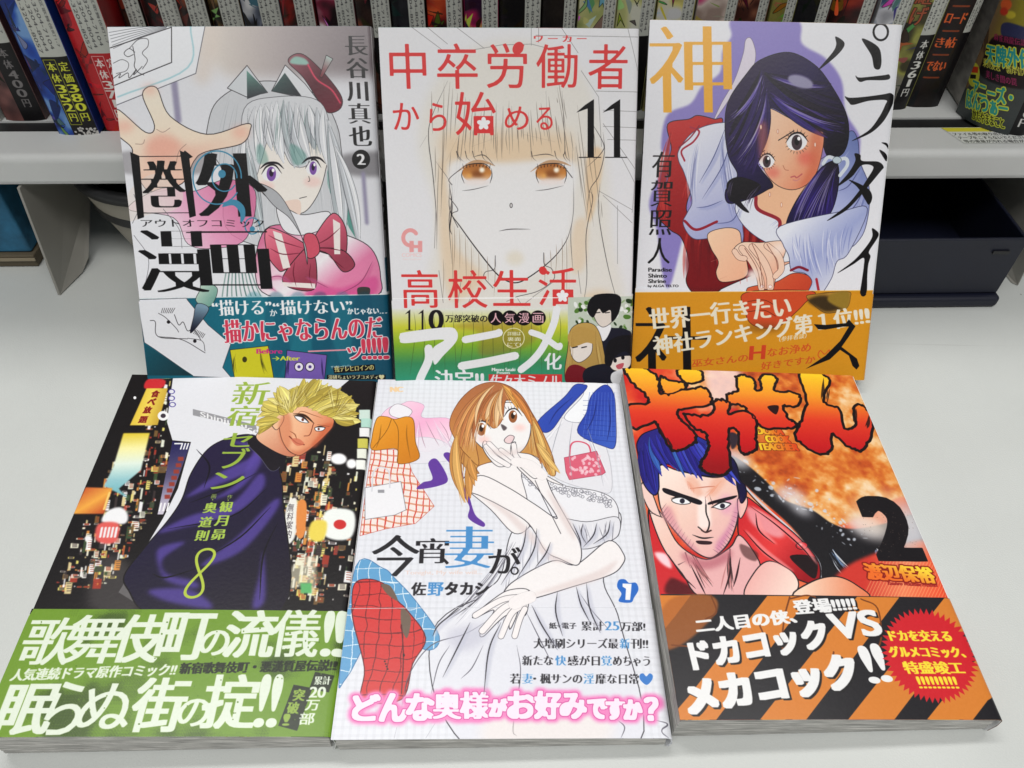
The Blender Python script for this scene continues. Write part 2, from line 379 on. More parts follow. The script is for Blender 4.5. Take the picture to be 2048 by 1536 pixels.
    s.poly([(1500, 420), (1545, 275), (1590, 300), (1515, 430)], ('g', (1500, 420), (1560, 290), (120, 40, 50), (180, 195, 190)), smooth=0, out=INK, ow=1)
    # face
    s.poly([(1050, 860), (1055, 1130), (1200, 1290), (1370, 1355), (1480, 1240), (1540, 1060), (1560, 840), (1300, 700)], (240, 234, 226), out=INK, ow=1.2)
    for x, y in ((1130, 1170), (1450, 1140)): s.ell(x, y, 60, 35, (242, 200, 192), soft=6, alpha=.6)
    eye(s, 1170, 1085, 62, 62, (128, 84, 168)); eye(s, 1455, 1045, 48, 58, (128, 84, 168))
    s.line([(1425, 1100), (1432, 1130), (1420, 1138)], .9); s.line([(1362, 1252), (1410, 1240)], 1)
    s.poly([(980, 1000), (985, 640), (1200, 560), (1480, 580), (1570, 760), (1580, 1060), (1520, 900), (1430, 860), (1420, 1020), (1310, 1025), (1240, 900), (1160, 830), (1100, 1000), (1060, 1100)], (216, 218, 222), out=(70, 70, 76), ow=1)
    s.hair([(1050, 600), (1300, 560), (1500, 640)], [(1000, 1050), (1200, 900), (1400, 1010), (1560, 1000)], 50, 1.2, [(130, 140, 142), (170, 176, 178), (244, 245, 247), (110, 150, 142)], .05, 14, 8)
    HL = [(214, 216, 220), (196, 200, 205), (226, 228, 232), (176, 184, 188)]; HO = (70, 74, 80)
    s.locks([(1020, 640), (1250, 590), (1520, 640)], [(1060, 1040), (1140, 900), (1230, 980), (1330, 1030), (1420, 1010), (1480, 900), (1570, 1050)], 15, 70, HL, HO, .03, 12, 3)
    s.locks([(1000, 760), (1010, 900)], [(1000, 1500), (1100, 1560)], 5, 60, HL, HO, .05, 26, 4); s.locks([(1560, 720), (1600, 900)], [(1640, 1500), (1760, 1560)], 6, 60, HL, HO, -.05, 20, 5)
    s.hair([(1050, 620), (1300, 580), (1500, 640)], [(1060, 1000), (1250, 940), (1540, 1000)], 26, 1.4, [(96, 128, 124), (90, 96, 104)], .04, 10, 12, alpha=.6)
    s.poly([(1070, 900), (1110, 890), (1150, 1000), (1080, 1010)], TEAL, alpha=.5, soft=3); s.poly([(1300, 880), (1400, 940), (1400, 1010), (1320, 1015)], TEAL, alpha=.55, soft=3)
    for x, y in ((1170, 1020), (1455, 985)): s.line([(x-78, y+30), (x-30, y-6), (x+40, y-8), (x+86, y+30)], 5.5, (26, 22, 30), taper=2)
    # hand held up in front
    s.poly([(110, 640), (310, 800), (372, 755), (290, 540), (385, 495), (478, 690), (730, 815), (1000, 742), (1026, 785), (965, 880), (720, 935), (640, 1000), (560, 1150), (330, 1200), (225, 1000), (215, 905), (110, 800)], ('g', (300, 500), (450, 1200), (240, 232, 214), (240, 222, 200), (238, 190, 170)), out=INK, ow=1.6)
    s.poly([(390, 820), (640, 900), (860, 860), (700, 940), (560, 1060), (300, 1000)], (226, 170, 150), soft=14, alpha=.45)
    for x, y, r in ((340, 510, 50), (430, 900, 120), (960, 800, 60), (170, 760, 60)): s.ell(x, y, r, r*.7, (238, 160, 140), soft=14, alpha=.5)
    s.line([(385, 780), (430, 800), (480, 770)], .8, (150, 120, 110)); s.line([(520, 1010), (540, 930), (590, 880)], .8, (150, 120, 110)); s.line([(240, 880), (290, 880), (305, 850)], .8, (150, 120, 110))
    s.reg(200, 400, .29297)
    # pink top, bow, collar
    s.poly([(190, 60), (420, -80), (640, -60), (860, -140), (1060, -60), (1000, 260), (780, 330), (600, 300), (500, 120)], ('g', (450, 200), (900, -60), (238, 214, 226), (232, 150, 188), (216, 110, 156)), alpha=.85, out=INK, ow=1)
    s.poly([(380, -180), (560, -60), (520, 60), (330, 100), (190, 140), (200, -60)], (226, 214, 206), alpha=.6)
    s.poly([(1130, 200), (1380, 180), (1650, 230), (1850, 330), (1915, 520), (1850, 660), (1200, 665), (1060, 500)], ('g', (1150, 250), (1500, 660), (214, 120, 156), (236, 200, 216), (240, 236, 240), (226, 130, 170)), out=INK, ow=1.6)
    s.poly([(1480, 580), (1650, 600), (1880, 520), (1840, 660), (1420, 665)], (216, 84, 148), soft=6, alpha=.8)
    s.poly([(1210, 30), (1370, 100), (1560, 80), (1550, 180), (1380, 240), (1250, 200)], (232, 232, 236), out=INK, ow=1.2)
    s.poly([(1250, 20), (1340, 90), (1370, 90), (1360, 0)], (238, 214, 200))
    BO = ('g', (1200, 100), (1450, 520), (240, 140, 160), (206, 92, 116), (150, 60, 80))
    for q in ([(1400, 300), (1150, 190), (1140, 360), (1210, 470), (1260, 480), (1400, 380)], [(1460, 260), (1590, 90), (1680, 200), (1670, 390), (1560, 370), (1460, 330)], [(1400, 330), (1250, 520), (1300, 600), (1460, 610), (1480, 460), (1450, 340)], [(1450, 330), (1560, 370), (1660, 490), (1740, 440), (1650, 340)]): s.poly(q, BO, out=INK, ow=1.6)
    for q in ([(1180, 210), (1240, 230), (1300, 460), (1250, 470)], [(1590, 130), (1640, 160), (1640, 370), (1600, 370)], [(1240, 560), (1470, 570), (1470, 605), (1260, 590)]): s.poly(q, (236, 228, 224), smooth=0)
    for q in ([(1150, 240), (1230, 280), (1390, 330)], [(1160, 330), (1250, 370), (1390, 360)], [(1640, 190), (1560, 260), (1470, 310)], [(1670, 350), (1560, 330), (1480, 330)], [(1330, 420), (1320, 500), (1340, 590)], [(1440, 430), (1430, 520), (1450, 600)], [(1560, 380), (1620, 430), (1670, 470)]): s.line(q, 1.8, (110, 30, 50), taper=2)
    for q in ([(1860, 420), (1780, 560), (1640, 640)], [(1300, 560), (1220, 520), (1120, 540)], [(1560, 600), (1480, 560), (1400, 520)], [(1200, 620), (1120, 560), (1090, 480)]): s.line(q, 1.6, (120, 50, 84), taper=2); s.line([(x+10, y+8) for x, y in q], 12, (206, 96, 146), taper=2, alpha=.5, soft=3)
    s.poly([(1395, 240), (1470, 240), (1500, 350), (1440, 400), (1400, 360)], (206, 84, 104), out=INK, ow=1.4)
    s.poly([(1080, -110), (1180, 30), (1300, 130), (1400, 300), (1415, 440), (1380, 260), (1290, 60), (1200, -60)], (176, 178, 182), out=INK, ow=1)
    s.poly([(1760, 600), (1840, 600), (1830, 660), (1770, 660)], (60, 60, 58))
    # white sleeve/paper lines left, green streamers
    for q in range(9): s.line([(860+q*22, 500), (840+q*30, 620), (820+q*45, 800)], 3, (70, 110, 104) if q % 2 else (120, 150, 144), alpha=.8)
    for q in ([(230, 240), (330, 400), (300, 620)], [(430, 60), (540, 200), (560, 330)], [(220, 160), (260, 60), (230, -40)]): s.line(q, .9, (110, 108, 116))
    # paper band
    s.reg(200, 400, .29297)
    s.poly([(262, 672), (1952, 640), (2100, 700), (2100, 1400), (250, 1420)], ('g', (300, 700), (1900, 1200), (20, 92, 112), (24, 108, 128), (22, 80, 104)), smooth=0)
    s.line([(266, 674), (1952, 642)], 1.2, (236, 240, 240))
    for q in range(6): s.poly([(1000+q*150, 660), (1100+q*150, 650), (1200+q*130, 900), (1050+q*160, 1200), (980+q*150, 900)], (12, 70, 96) if q % 2 else (40, 130, 146), alpha=.35, soft=3)
    s.poly([(262, 680), (590, 670), (740, 850), (895, 980), (840, 1140), (900, 1210), (640, 1200), (310, 970)], (224, 225, 230), smooth=0, out=(40, 40, 50), ow=1)
    s.poly([(310, 980), (640, 1195), (330, 1195)], ('g', (330, 1000), (600, 1200), (20, 80, 96), (24, 52, 60)), smooth=0)
    s.line([(400, 770), (450, 800), (520, 870), (540, 900)], .9); s.line([(345, 820), (380, 830), (400, 930), (600, 945)], 1); s.line([(510, 780), (540, 850), (570, 830), (600, 890), (640, 880), (690, 950)], 1)
    s.line([(400, 930), (560, 950), (720, 1040)], 1); s.ell(470, 830, 12, 12, INK); s.ell(650, 960, 12, 12, INK); s.line([(600, 940), (700, 960), (720, 1030)], .8)
    for q in range(7): s.line([(420+q*12, 770), (430+q*14, 735)], .8); s.line([(640+q*10, 910+q*5), (660+q*10, 880+q*5)], .8)
    # pen
    s.poly([(700, 560), (790, 590), (800, 640), (760, 720), (700, 720), (655, 680), (680, 620)], ('g', (690, 600), (790, 680), (180, 205, 190), (110, 158, 146)), out=INK, ow=1)
    s.poly([(665, 705), (745, 735), (690, 830), (620, 905), (640, 800)], ('g', (660, 720), (640, 880), (120, 150, 170), (26, 28, 44)), out=INK, ow=1)
    for q in ((820, 830, 1070, 970), ): pass
    s.T('“描ける”', 770, 680, 1170, 790, WH, dy=-8, bx=5, by=2); s.T('か', 1162, 745, 1210, 790, WH, bx=2)
    s.T('“描けない”', 1185, 682, 1720, 785, WH, dy=-12, bx=5, by=2); s.T('かじゃない…', 1690, 735, 1945, 780, WH, bx=3, dy=-4)
    s.T('描かにゃならんのだ', 850, 815, 1925, 975, (206, 60, 86), dy=-30, bx=7, by=2, out=WH, ow=7)
    s.line([(1425, 1030), (1680, 1020)], 2.6, (230, 150, 165)); s.T('ッ', 1690, 1000, 1790, 1085, (206, 60, 86), bx=4, out=WH, ow=6)
    for q in range(5): s.T('!', 1790+q*36, 945+q*-3, 1812+q*36, 1085, (206, 60, 86), bx=6, out=WH, ow=5)
    s.poly([(890, 1020), (1150, 992), (1190, 1220), (925, 1235)], (206, 200, 40), smooth=0, out=INK, ow=1.2); s.poly([(1278, 1022), (1550, 1055), (1530, 1260), (1262, 1235)], (118, 92, 176), smooth=0, out=INK, ow=1.2)
    s.hair([(930, 1030), (1100, 1010)], [(920, 1200), (1150, 1200)], 26, .8, [(110, 106, 30), (60, 58, 20)], .15, 10, 4); s.ell(990, 1085, 16, 20, (60, 58, 20)); s.hair([(1300, 1050), (1520, 1070)], [(1280, 1220), (1530, 1230)], 22, .8, [(60, 44, 110), (30, 22, 60)], .1, 10, 5)
    for x in (1360, 1435): s.ell(x, 1135, 30, 30, (235, 230, 245), out=INK, ow=1.5); s.ell(x, 1135, 11, 11, (80, 60, 140))
    s.T('Before', 1072, 1012, 1245, 1045, (206, 40, 130), bx=3, dx=0); s.T('→After', 1180, 1062, 1365, 1092, (214, 222, 60), bx=3, dx=0)
    s.poly([(1590, 1140), (1875, 1118), (1880, 1160), (1600, 1182)], (16, 18, 24), smooth=0); s.T('残テレヒロインの', 1603, 1132, 1868, 1172, (216, 206, 130), dy=-14, bx=2)
    s.T('ザンネン・ツンデレ', 1578, 1128, 1715, 1146, WH, dy=-8, bx=1); s.box(1550, 1190, 1950, 1222, (16, 18, 24)); s.T('漫研ちょいラブコメディ♥', 1560, 1190, 1940, 1222, (226, 220, 170), bx=2)
    # title
    s.reg(200, 30, .29297)
    K = (14, 13, 15)
    for x0, y0, x1, y1, yy in ((205, 935, 300, 1395, 0), (545, 925, 655, 1385, 0)): s.poly([(x0, y0), (x0+62, y0+26), (x1, y1-14), (x1-44, y1)], K, smooth=0)
    s.poly([(545, 960), (580, 925), (634, 968), (610, 980)], K, smooth=0)
    s.line([(250, 966), (560, 964)], 1.2, K); s.line([(300, 1352), (620, 1350)], 1.2, K)
    s.T('巻', 292, 985, 575, 1322, K, bx=18, by=10, dx=22)
    s.T('外', 665, 930, 1130, 1390, K, bx=30, by=16, dx=40)
    BL = (66, 138, 170)
    for x, y, r, w in ((800, 1110, 165, 3), (850, 1110, 85, 2), (1040, 1440, 50, 2)):
        t = np.linspace(.6, 6.3, 30); s.line(np.c_[x+r*np.cos(t), y+r*1.1*np.sin(t)], w, BL)
    s.ell(833, 1085, 26, 28, BL); s.poly([(835, 1310), (870, 1270), (930, 1262), (985, 1310), (990, 1380), (960, 1420), (955, 1350), (910, 1300)], BL); s.ell(1040, 1460, 18, 18, BL)
    s.T('アウトオフコミック', 280, 1395, 1120, 1448, K, bx=1.5, by=1)
    s.reg(200, 400, .29297)
    s.T('漫', 270, 195, 730, 640, K, bx=22, by=14, dx=34)
    s.line([(590, 222), (1020, 220)], 1.6, K)
    for x0, x1 in ((725, 800), (830, 905), (1060, 1130)): pass
    s.T('画', 690, 200, 1140, 620, K, bx=24, by=16, dx=42)
    s.reg(200, 30, .29297)
    s.TV('長谷川真也', 1745, 128, 1782, 905, 160, K, bx=6, by=3)
    s.ell(1782, 985, 62, 66, K); s.T('2', 1757, 948, 1808, 1022, WH, bx=5)
    return s
def cover_pencil(c):
    """white cover: pencil drawn face with brown eyes, red lettering, green band"""
    s = Sheet(128, 182, c, bg=(228, 228, 231))
    s.reg(740, 30, .29297)
    TAN = (226, 196, 158); LN = (60, 56, 58)
    s.poly([(330, 900), (420, 500), (700, 230), (1100, 180), (1450, 400), (1600, 900), (1650, 1500), (1700, 2300), (420, 2300), (460, 1400)], (226, 222, 212), soft=18, alpha=.8)
    s.poly([(480, 820), (700, 800), (1300, 800), (1390, 900), (1380, 1040), (900, 1080), (560, 1080)], TAN, soft=26, alpha=.75)
    s.poly([(470, 1000), (550, 1100), (560, 1500), (640, 1650), (780, 1800), (560, 1950), (470, 1500)], TAN, soft=12, alpha=.6)
    s.poly([(1480, 960), (1590, 940), (1540, 1300), (1480, 1400)], TAN, soft=6, alpha=.85); s.poly([(1380, 1450), (1480, 1400), (1470, 1700), (1380, 1750)], TAN, soft=10, alpha=.5)
    s.poly([(1480, 1900), (1640, 1900), (1730, 2060), (1420, 2060)], TAN, soft=14, alpha=.6)
    # background room lines
    for q in ([(280, 80), (520, 260)], [(385, 80), (530, 200)], [(590, 85), (780, 230)], [(1100, 80), (1100, 210)], [(1150, 80), (1150, 190)], [(1300, 80), (1420, 260)], [(1440, 380), (1560, 560), (1580, 900)], [(1590, 650), (1830, 660)], [(1590, 760), (1830, 770)], [(1620, 850), (1825, 855)], [(1540, 520), (1830, 525)], [(1590, 740), (1810, 1050)], [(1590, 1230), (1790, 1420)], [(1680, 900), (1810, 1150), (1790, 1350)], [(1690, 1300), (1690, 1700)], [(1560, 1200), (1790, 1330)], [(1130, 140), (1830, 150)], [(1760, 90), (1830, 380)], [(700, 240), (900, 205), (1100, 200), (1300, 250)]):
        s.line(q, .7, (130, 128, 128), smooth=0)
    # hair strands
    s.hair([(520, 480), (800, 260), (1200, 260), (1500, 520)], [(420, 1700), (1600, 1700)], 0, .8, [LN, (140, 130, 120)], -.1, 26, 1, 1)
    for q in ([(530, 450), (420, 700), (400, 850), (430, 1100), (455, 1400), (455, 1600)], [(390, 820), (340, 905)], [(450, 1000), (560, 1180), (540, 1400), (560, 1700)], [(400, 900), (440, 1150)], [(610, 800), (600, 950), (650, 1010)], [(760, 780), (800, 990)], [(850, 820), (870, 1000)], [(1310, 520), (1330, 900), (1320, 960), (1350, 1010)], [(1200, 520), (1210, 740)], [(1490, 700), (1590, 870), (1580, 940), (1480, 1040)], [(1590, 800), (1600, 940), (1560, 1100), (1500, 1200), (1475, 1400)], [(1380, 920), (1390, 1300), (1370, 1500), (1385, 1750)], [(1570, 1150), (1560, 1350), (1620, 1700), (1700, 2000)], [(1500, 1200), (1520, 1260), (1475, 1500), (1480, 1800), (1450, 2000)], [(700, 790), (715, 960)], [(640, 850), (660, 1000)], [(1400, 900), (1400, 1000)], [(1095, 870), (1100, 970)]):
        s.line(q, 1.1, LN, taper=2)
    for a, b in (((600, 830), (520, 1000)), ((690, 900), (870, 835)), ((1045, 815), (1260, 865))): s.line([a, b], .8, (110, 100, 96), taper=2)
    for (a, b, c_, d_, n, sd) in (((420, 520), (700, 260), (430, 1500), (560, 1500), 14, 1), ((1200, 250), (1520, 560), (1400, 1400), (1600, 1500), 16, 2), ((700, 240), (1200, 240), (620, 990), (1320, 980), 34, 3)):
        r = np.random.RandomState(sd)
        for i in range(n):
            t = i/(n-1); p = np.array([lerp(a[0], b[0], t), lerp(a[1], b[1], t)]); q = np.array([lerp(c_[0], d_[0], t), lerp(c_[1], d_[1], t)])+r.randn(2)*(10, 26); u0, u1 = (.45+r.rand()*.3, .75+r.rand()*.25) if sd == 3 else sorted(r.rand(2))
            s.line([lerp(p, q, u0), lerp(p, q, (u0+u1)/2)+r.randn(2)*3, lerp(p, q, u1)], .9, (96, 84, 76), taper=2, alpha=.8)
    # face outline
    s.poly([(560, 1000), (545, 1250), (620, 1450), (760, 1650), (880, 1790), (990, 1830), (1100, 1780), (1250, 1660), (1360, 1500), (1385, 1250), (1380, 1000), (900, 1010)], (233, 233, 234), soft=10, alpha=.9)
    s.line([(545, 1150), (545, 1330), (620, 1450), (760, 1640), (880, 1780), (990, 1828), (1100, 1780), (1250, 1660), (1340, 1540), (1378, 1420)], 2, INK, taper=2)
    s.line([(545, 1250), (600, 1330), (560, 1360), (600, 1450)], 1, LN); s.line([(540, 1150), (560, 1300), (545, 1450), (560, 1500)], 1.6, INK, taper=2)
    for x, r in ((728, 100), (1236, 108)):
        s.ell(x, 1078, r, 66, ('g', (x, 1010), (x, 1150), (160, 96, 50), (206, 138, 70), (238, 216, 200))); s.ell(x+5, 1085, r*.45, 28, (120, 66, 36), soft=8, alpha=.8); s.ell(x+36, 1058, 18, 18, (255, 246, 226), soft=3); s.ell(x-50, 1100, 16, 16, (232, 170, 90), soft=5)
        s.ell(x, 1140, r*.9, 22, (236, 226, 222), soft=6)
        s.line([(x-r*1.3, 1070), (x-r*.6, 1020), (x, 1000), (x+r*.7, 1008), (x+r*1.25, 1030)], 7, (186, 138, 96), taper=2, alpha=.8); s.line([(x-r, 1040), (x-r*.4, 1018), (x+r*.5, 1016), (x+r, 1050)], 1.4, INK, taper=2)
        s.line([(x-r, 1200), (x-r*.2, 1190), (x+r*.8, 1165)], 1, LN, taper=2)
    for x in (728, 1236):
        for k in range(9): s.line([(x-90+k*22, 1030-abs(4-k)*-4), (x-96+k*24, 1012)], 1.2, INK, taper=1)
        s.line([(x-96, 1060), (x-102, 1100), (x-84, 1150)], 1.2, INK, taper=2); s.line([(x+100, 1050), (x+104, 1100), (x+90, 1150)], 1.2, INK, taper=2)
    s.line([(620, 1050), (540, 1120), (560, 1160)], 1, LN); s.line([(1320, 1030), (1380, 1110)], 1.3, LN)
    for x in (590, 650, 700, 760, 1100, 1260, 1330): s.line([(x, 930), (x+12, 975), (x+40, 1000)], 1.2, LN, taper=1)
    s.line([(700, 970), (780, 958), (850, 1030)], 1.2, LN, taper=2); s.line([(1095, 965), (1200, 950), (1260, 965)], 1.2, LN, taper=2)
    s.ell(963, 1300, 8, 15, (228, 226, 224), out=LN, ow=1.4); s.line([(880, 1475), (960, 1462), (1095, 1462)], 1.4, LN, taper=2); s.ell(990, 1660, 60, 50, (224, 214, 190), soft=10, alpha=.6)
    s.reg(740, 400, .29297)
    for k, (x, y0, y1) in enumerate(((575, 180, 430), (610, 200, 440), (650, 240, 520), (690, 300, 560), (740, 350, 500), (800, 380, 520), (850, 400, 620), (1190, 360, 560), (1230, 340, 440), (1270, 300, 470), (1310, 260, 480), (560, 200, 600), (500, 400, 650), (1340, 240, 620))): s.line([(x, y0), (x+4, (y0+y1)/2), (x+(k % 3)*6-4, y1+40)], .8, (140, 116, 96), taper=2); s.line([(x+16, y0+30), (x+20, y1)], .7, (160, 130, 104), taper=2)
    s.line([(855, 380), (850, 470), (790, 490), (780, 530), (840, 600)], 1, LN); s.line([(1185, 360), (1190, 440), (1240, 470), (1255, 540), (1150, 620), (1000, 660)], 1, LN)
    for q in ([(450, 60), (440, 330)], [(470, 480), (500, 700)], [(1250, 560), (1060, 700)], [(930, 690), (1000, 660), (1040, 720)], [(620, 560), (600, 700)], [(700, 640), (640, 760)], [(1420, 480), (1440, 640)]): s.line(q, .8, (130, 124, 122), smooth=0)
    # publisher's mark
    PK = (232, 160, 160)
    t = np.linspace(-.6, -5.0, 20); s.line(np.c_[275+48*np.cos(t), 258+52*np.sin(t)], 9, PK); s.T('H', 278, 285, 348, 350, PK, bx=10, by=-7, dx=0); s.T('COMICS', 218, 362, 352, 388, (238, 206, 206), bx=1, dx=0); s.T('NICHIBUN', 225, 400, 350, 410, (238, 212, 212), dx=0)
    # red title, rounded
    R = (218, 62, 62)
    for ch, x0, x1 in (('高', 218, 465), ('校', 530, 800), ('生', 840, 1092), ('活', 1150, 1405)): s.T(ch, x0, 462 if ch == '活' else 478, x1, 735 if ch in '高校' else 720, R, bx=1.5, by=0, rnd=4)
    s.box(1250, 620, 1378, 700, R); s.ell(1180, 482, 26, 30, R, rot=-.6)
    def flower(x, y, r): 
        for k in range(5): a = k*1.2566-PI/2; s.ell(x+r*.55*math.cos(a), y+r*.55*math.sin(a), r*.5, r*.36, WH, rot=a)
        s.ell(x, y, r*.4, r*.4, WH)
    flower(1314, 655, 40)
    # band: green gradient with lettering
    s.poly([(148, 675), (1380, 662), (2000, 650), (2000, 1400), (160, 1400)], ('g', (700, 660), (700, 1240), (228, 230, 228), (206, 214, 60), (96, 160, 60), (40, 130, 110), (40, 150, 120)), smooth=0, alpha=.0)
    s.poly([(150, 740), (1350, 730), (1350, 1400), (160, 1400)], ('g', (700, 740), (700, 1230), (226, 228, 220), (202, 206, 60), (130, 176, 50), (60, 140, 92), (52, 152, 120)), smooth=0)
    s.poly([(560, 860), (900, 800), (1150, 870), (1060, 1000), (760, 1060), (740, 900)], (150, 110, 50), alpha=.45, soft=8)
    for k in range(16): x = 300+k*66; s.line([(x, 760), (x+10, 900), (x+(k % 5)*14-28, 1200)], .9, (60, 70, 40), taper=2, alpha=.7)
    s.line([(150, 674), (1300, 664)], 1.5, (246, 246, 246))
    for ch, x0, x1 in (('高', 218, 465), ('校', 530, 800), ('生', 840, 1092)): pass
    one(s, 275, 745, 885, 36, INK); one(s, 365, 745, 885, 36, INK); s.T('0', 405, 745, 498, 885, INK, bx=7, by=2, dx=0); s.T('万部突破の', 515, 780, 800, 832, INK, bx=2, dx=0)
    for k, ch in enumerate('人気漫画'):
        x = 858+k*96; s.ell(x, 802, 54, 52, (18, 14, 16)); s.T(ch, x-36, 768, x+36, 836, (244, 190, 200), bx=1)
    W2 = (234, 236, 238)
    def tube(p, w): s.line(p, w, W2)
    s.poly([(205, 920), (240, 900), (520, 866), (590, 890), (590, 960), (500, 1060), (440, 1120), (430, 1010), (500, 950), (240, 975), (205, 950)], W2)
    tube([(400, 1010), (400, 1090), (350, 1200), (330, 1260)], 20); tube([(650, 950), (860, 910), (880, 900)], 18); tube([(625, 1130), (800, 1100), (990, 1060)], 20)
    tube([(1275, 740), (1250, 850), (1180, 1000), (1110, 1090), (1030, 1155)], 18); tube([(1100, 900), (1180, 930), (1280, 1000), (1295, 990)], 15)
    s.T('化', 1190, 1040, 1305, 1155, W2, bx=4, rnd=3); s.T('決定!!', 445, 1155, 775, 1300, W2, bx=6, rnd=3)
    s.ell(980, 950, 72, 62, (150, 140, 50)); t = np.linspace(0, 6.3, 30); s.line(np.c_[980+72*np.cos(t), 940+68*np.sin(t)], 1.2, (238, 236, 190))
    for st, y in (('詳細は', 895), ('裏面', 932), ('にて!', 970)): s.T(st, 938, y, 1028, y+28, (236, 238, 220), bx=1, dx=0)
    s.T('Minoru Sasaki', 832, 1142, 990, 1165, WH, bx=2, dx=0); s.T('Presents', 866, 1166, 955, 1184, WH, bx=2, dx=0)
    s.box(810, 1186, 1310, 1290, (216, 60, 60)); s.T('佐々木ミノル', 822, 1188, 1300, 1275, W2, bx=3)
    # the three figures at the right of the band
    s.poly([(1350, 662), (2000, 650), (2000, 1400), (1350, 1400)], (196, 206, 190), smooth=0)
    r = np.random.RandomState(5)
    for k in range(110):
        x, y = 1400+r.rand()*420, 680+r.rand()*420; s.ell(x, y, 8+r.rand()*16, 6+r.rand()*10, [(40, 62, 34), (84, 126, 52), (236, 240, 236), (150, 176, 130)][r.randint(4)], rot=r.rand()*3)
    s.poly([(1490, 1240), (1540, 900), (1660, 870), (1780, 920), (1800, 1250)], (30, 30, 44)); s.poly([(1545, 860), (1640, 850), (1630, 910), (1590, 960), (1550, 900)], WH)
    s.poly([(1530, 740), (1660, 740), (1655, 820), (1590, 865), (1540, 820)], (226, 216, 206), out=INK, ow=1); s.poly([(1480, 740), (1530, 650), (1700, 650), (1700, 760), (1650, 830), (1640, 750), (1590, 770), (1560, 740), (1520, 800)], (22, 20, 24))
    for x in (1555, 1620): s.line([(x-14, 768), (x+14, 764)], 1.6, INK)
    s.poly([(1345, 1250), (1350, 1000), (1370, 880), (1450, 835), (1540, 860), (1590, 1000), (1600, 1250)], ('g', (1400, 840), (1500, 1240), (196, 160, 86), (176, 140, 76)), out=INK, ow=1)
    s.poly([(1375, 960), (1500, 940), (1510, 1040), (1430, 1105), (1375, 1060)], (236, 226, 216), out=INK, ow=1); s.poly([(1350, 920), (1420, 860), (1540, 900), (1545, 980), (1480, 970), (1420, 990), (1370, 1000)], (190, 152, 80)); s.hair([(1380, 860), (1540, 880)], [(1360, 1240), (1600, 1240)], 24, .9, [(140, 104, 50), (216, 184, 110)], .05, 8, 6)
    for x in (1398, 1460): s.line([(x-16, 1005), (x+16, 998)], 2.2, INK)
    s.poly([(1350, 1140), (1440, 1130), (1600, 1250), (1350, 1250)], (120, 26, 36)); s.poly([(1470, 1150), (1640, 1120), (1720, 1250), (1480, 1250)], (28, 28, 40))
    s.poly([(1640, 1090), (1760, 1060), (1770, 1120), (1720, 1165), (1650, 1150)], (238, 226, 216), out=INK, ow=1); s.poly([(1600, 1100), (1630, 960), (1760, 920), (1790, 1000), (1780, 1080), (1740, 1030), (1670, 1070), (1640, 1130)], (24, 22, 26))
    for x, y in ((1672, 1092), (1725, 1072)): s.ell(x, y, 12, 15, INK)
    s.poly([(1680, 1125), (1730, 1110), (1720, 1145), (1690, 1150)], (200, 90, 100)); s.poly([(1650, 1180), (1740, 1160), (1790, 1250), (1660, 1250)], (226, 226, 230))
    # top title
    s.reg(740, 30, .29297)
    for st, x0, y0, x1, y1 in (('中', 135, 198, 382, 505), ('卒', 458, 195, 732, 505), ('労', 795, 195, 1070, 500), ('働', 1135, 200, 1415, 500), ('者', 1490, 200, 1757, 505), ('か', 158, 600, 335, 785), ('ら', 405, 600, 520, 792), ('始', 582, 525, 858, 822), ('め', 920, 625, 1080, 785), ('る', 1135, 630, 1245, 785)):
        s.T(st, x0, y0, x1, y1, R, bx=1.5, by=0, rnd=4)
    s.ell(1010, 228, 36, 46, R, rot=.5); s.box(722, 690, 842, 800, R); flower(775, 742, 44)
    s.T('ワ ー カ ー', 1120, 140, 1475, 185, R, bx=3, dx=0)
    K = (16, 14, 16)
    one(s, 1528, 575, 972, 120, K); one(s, 1708, 575, 972, 120, K)
    return s
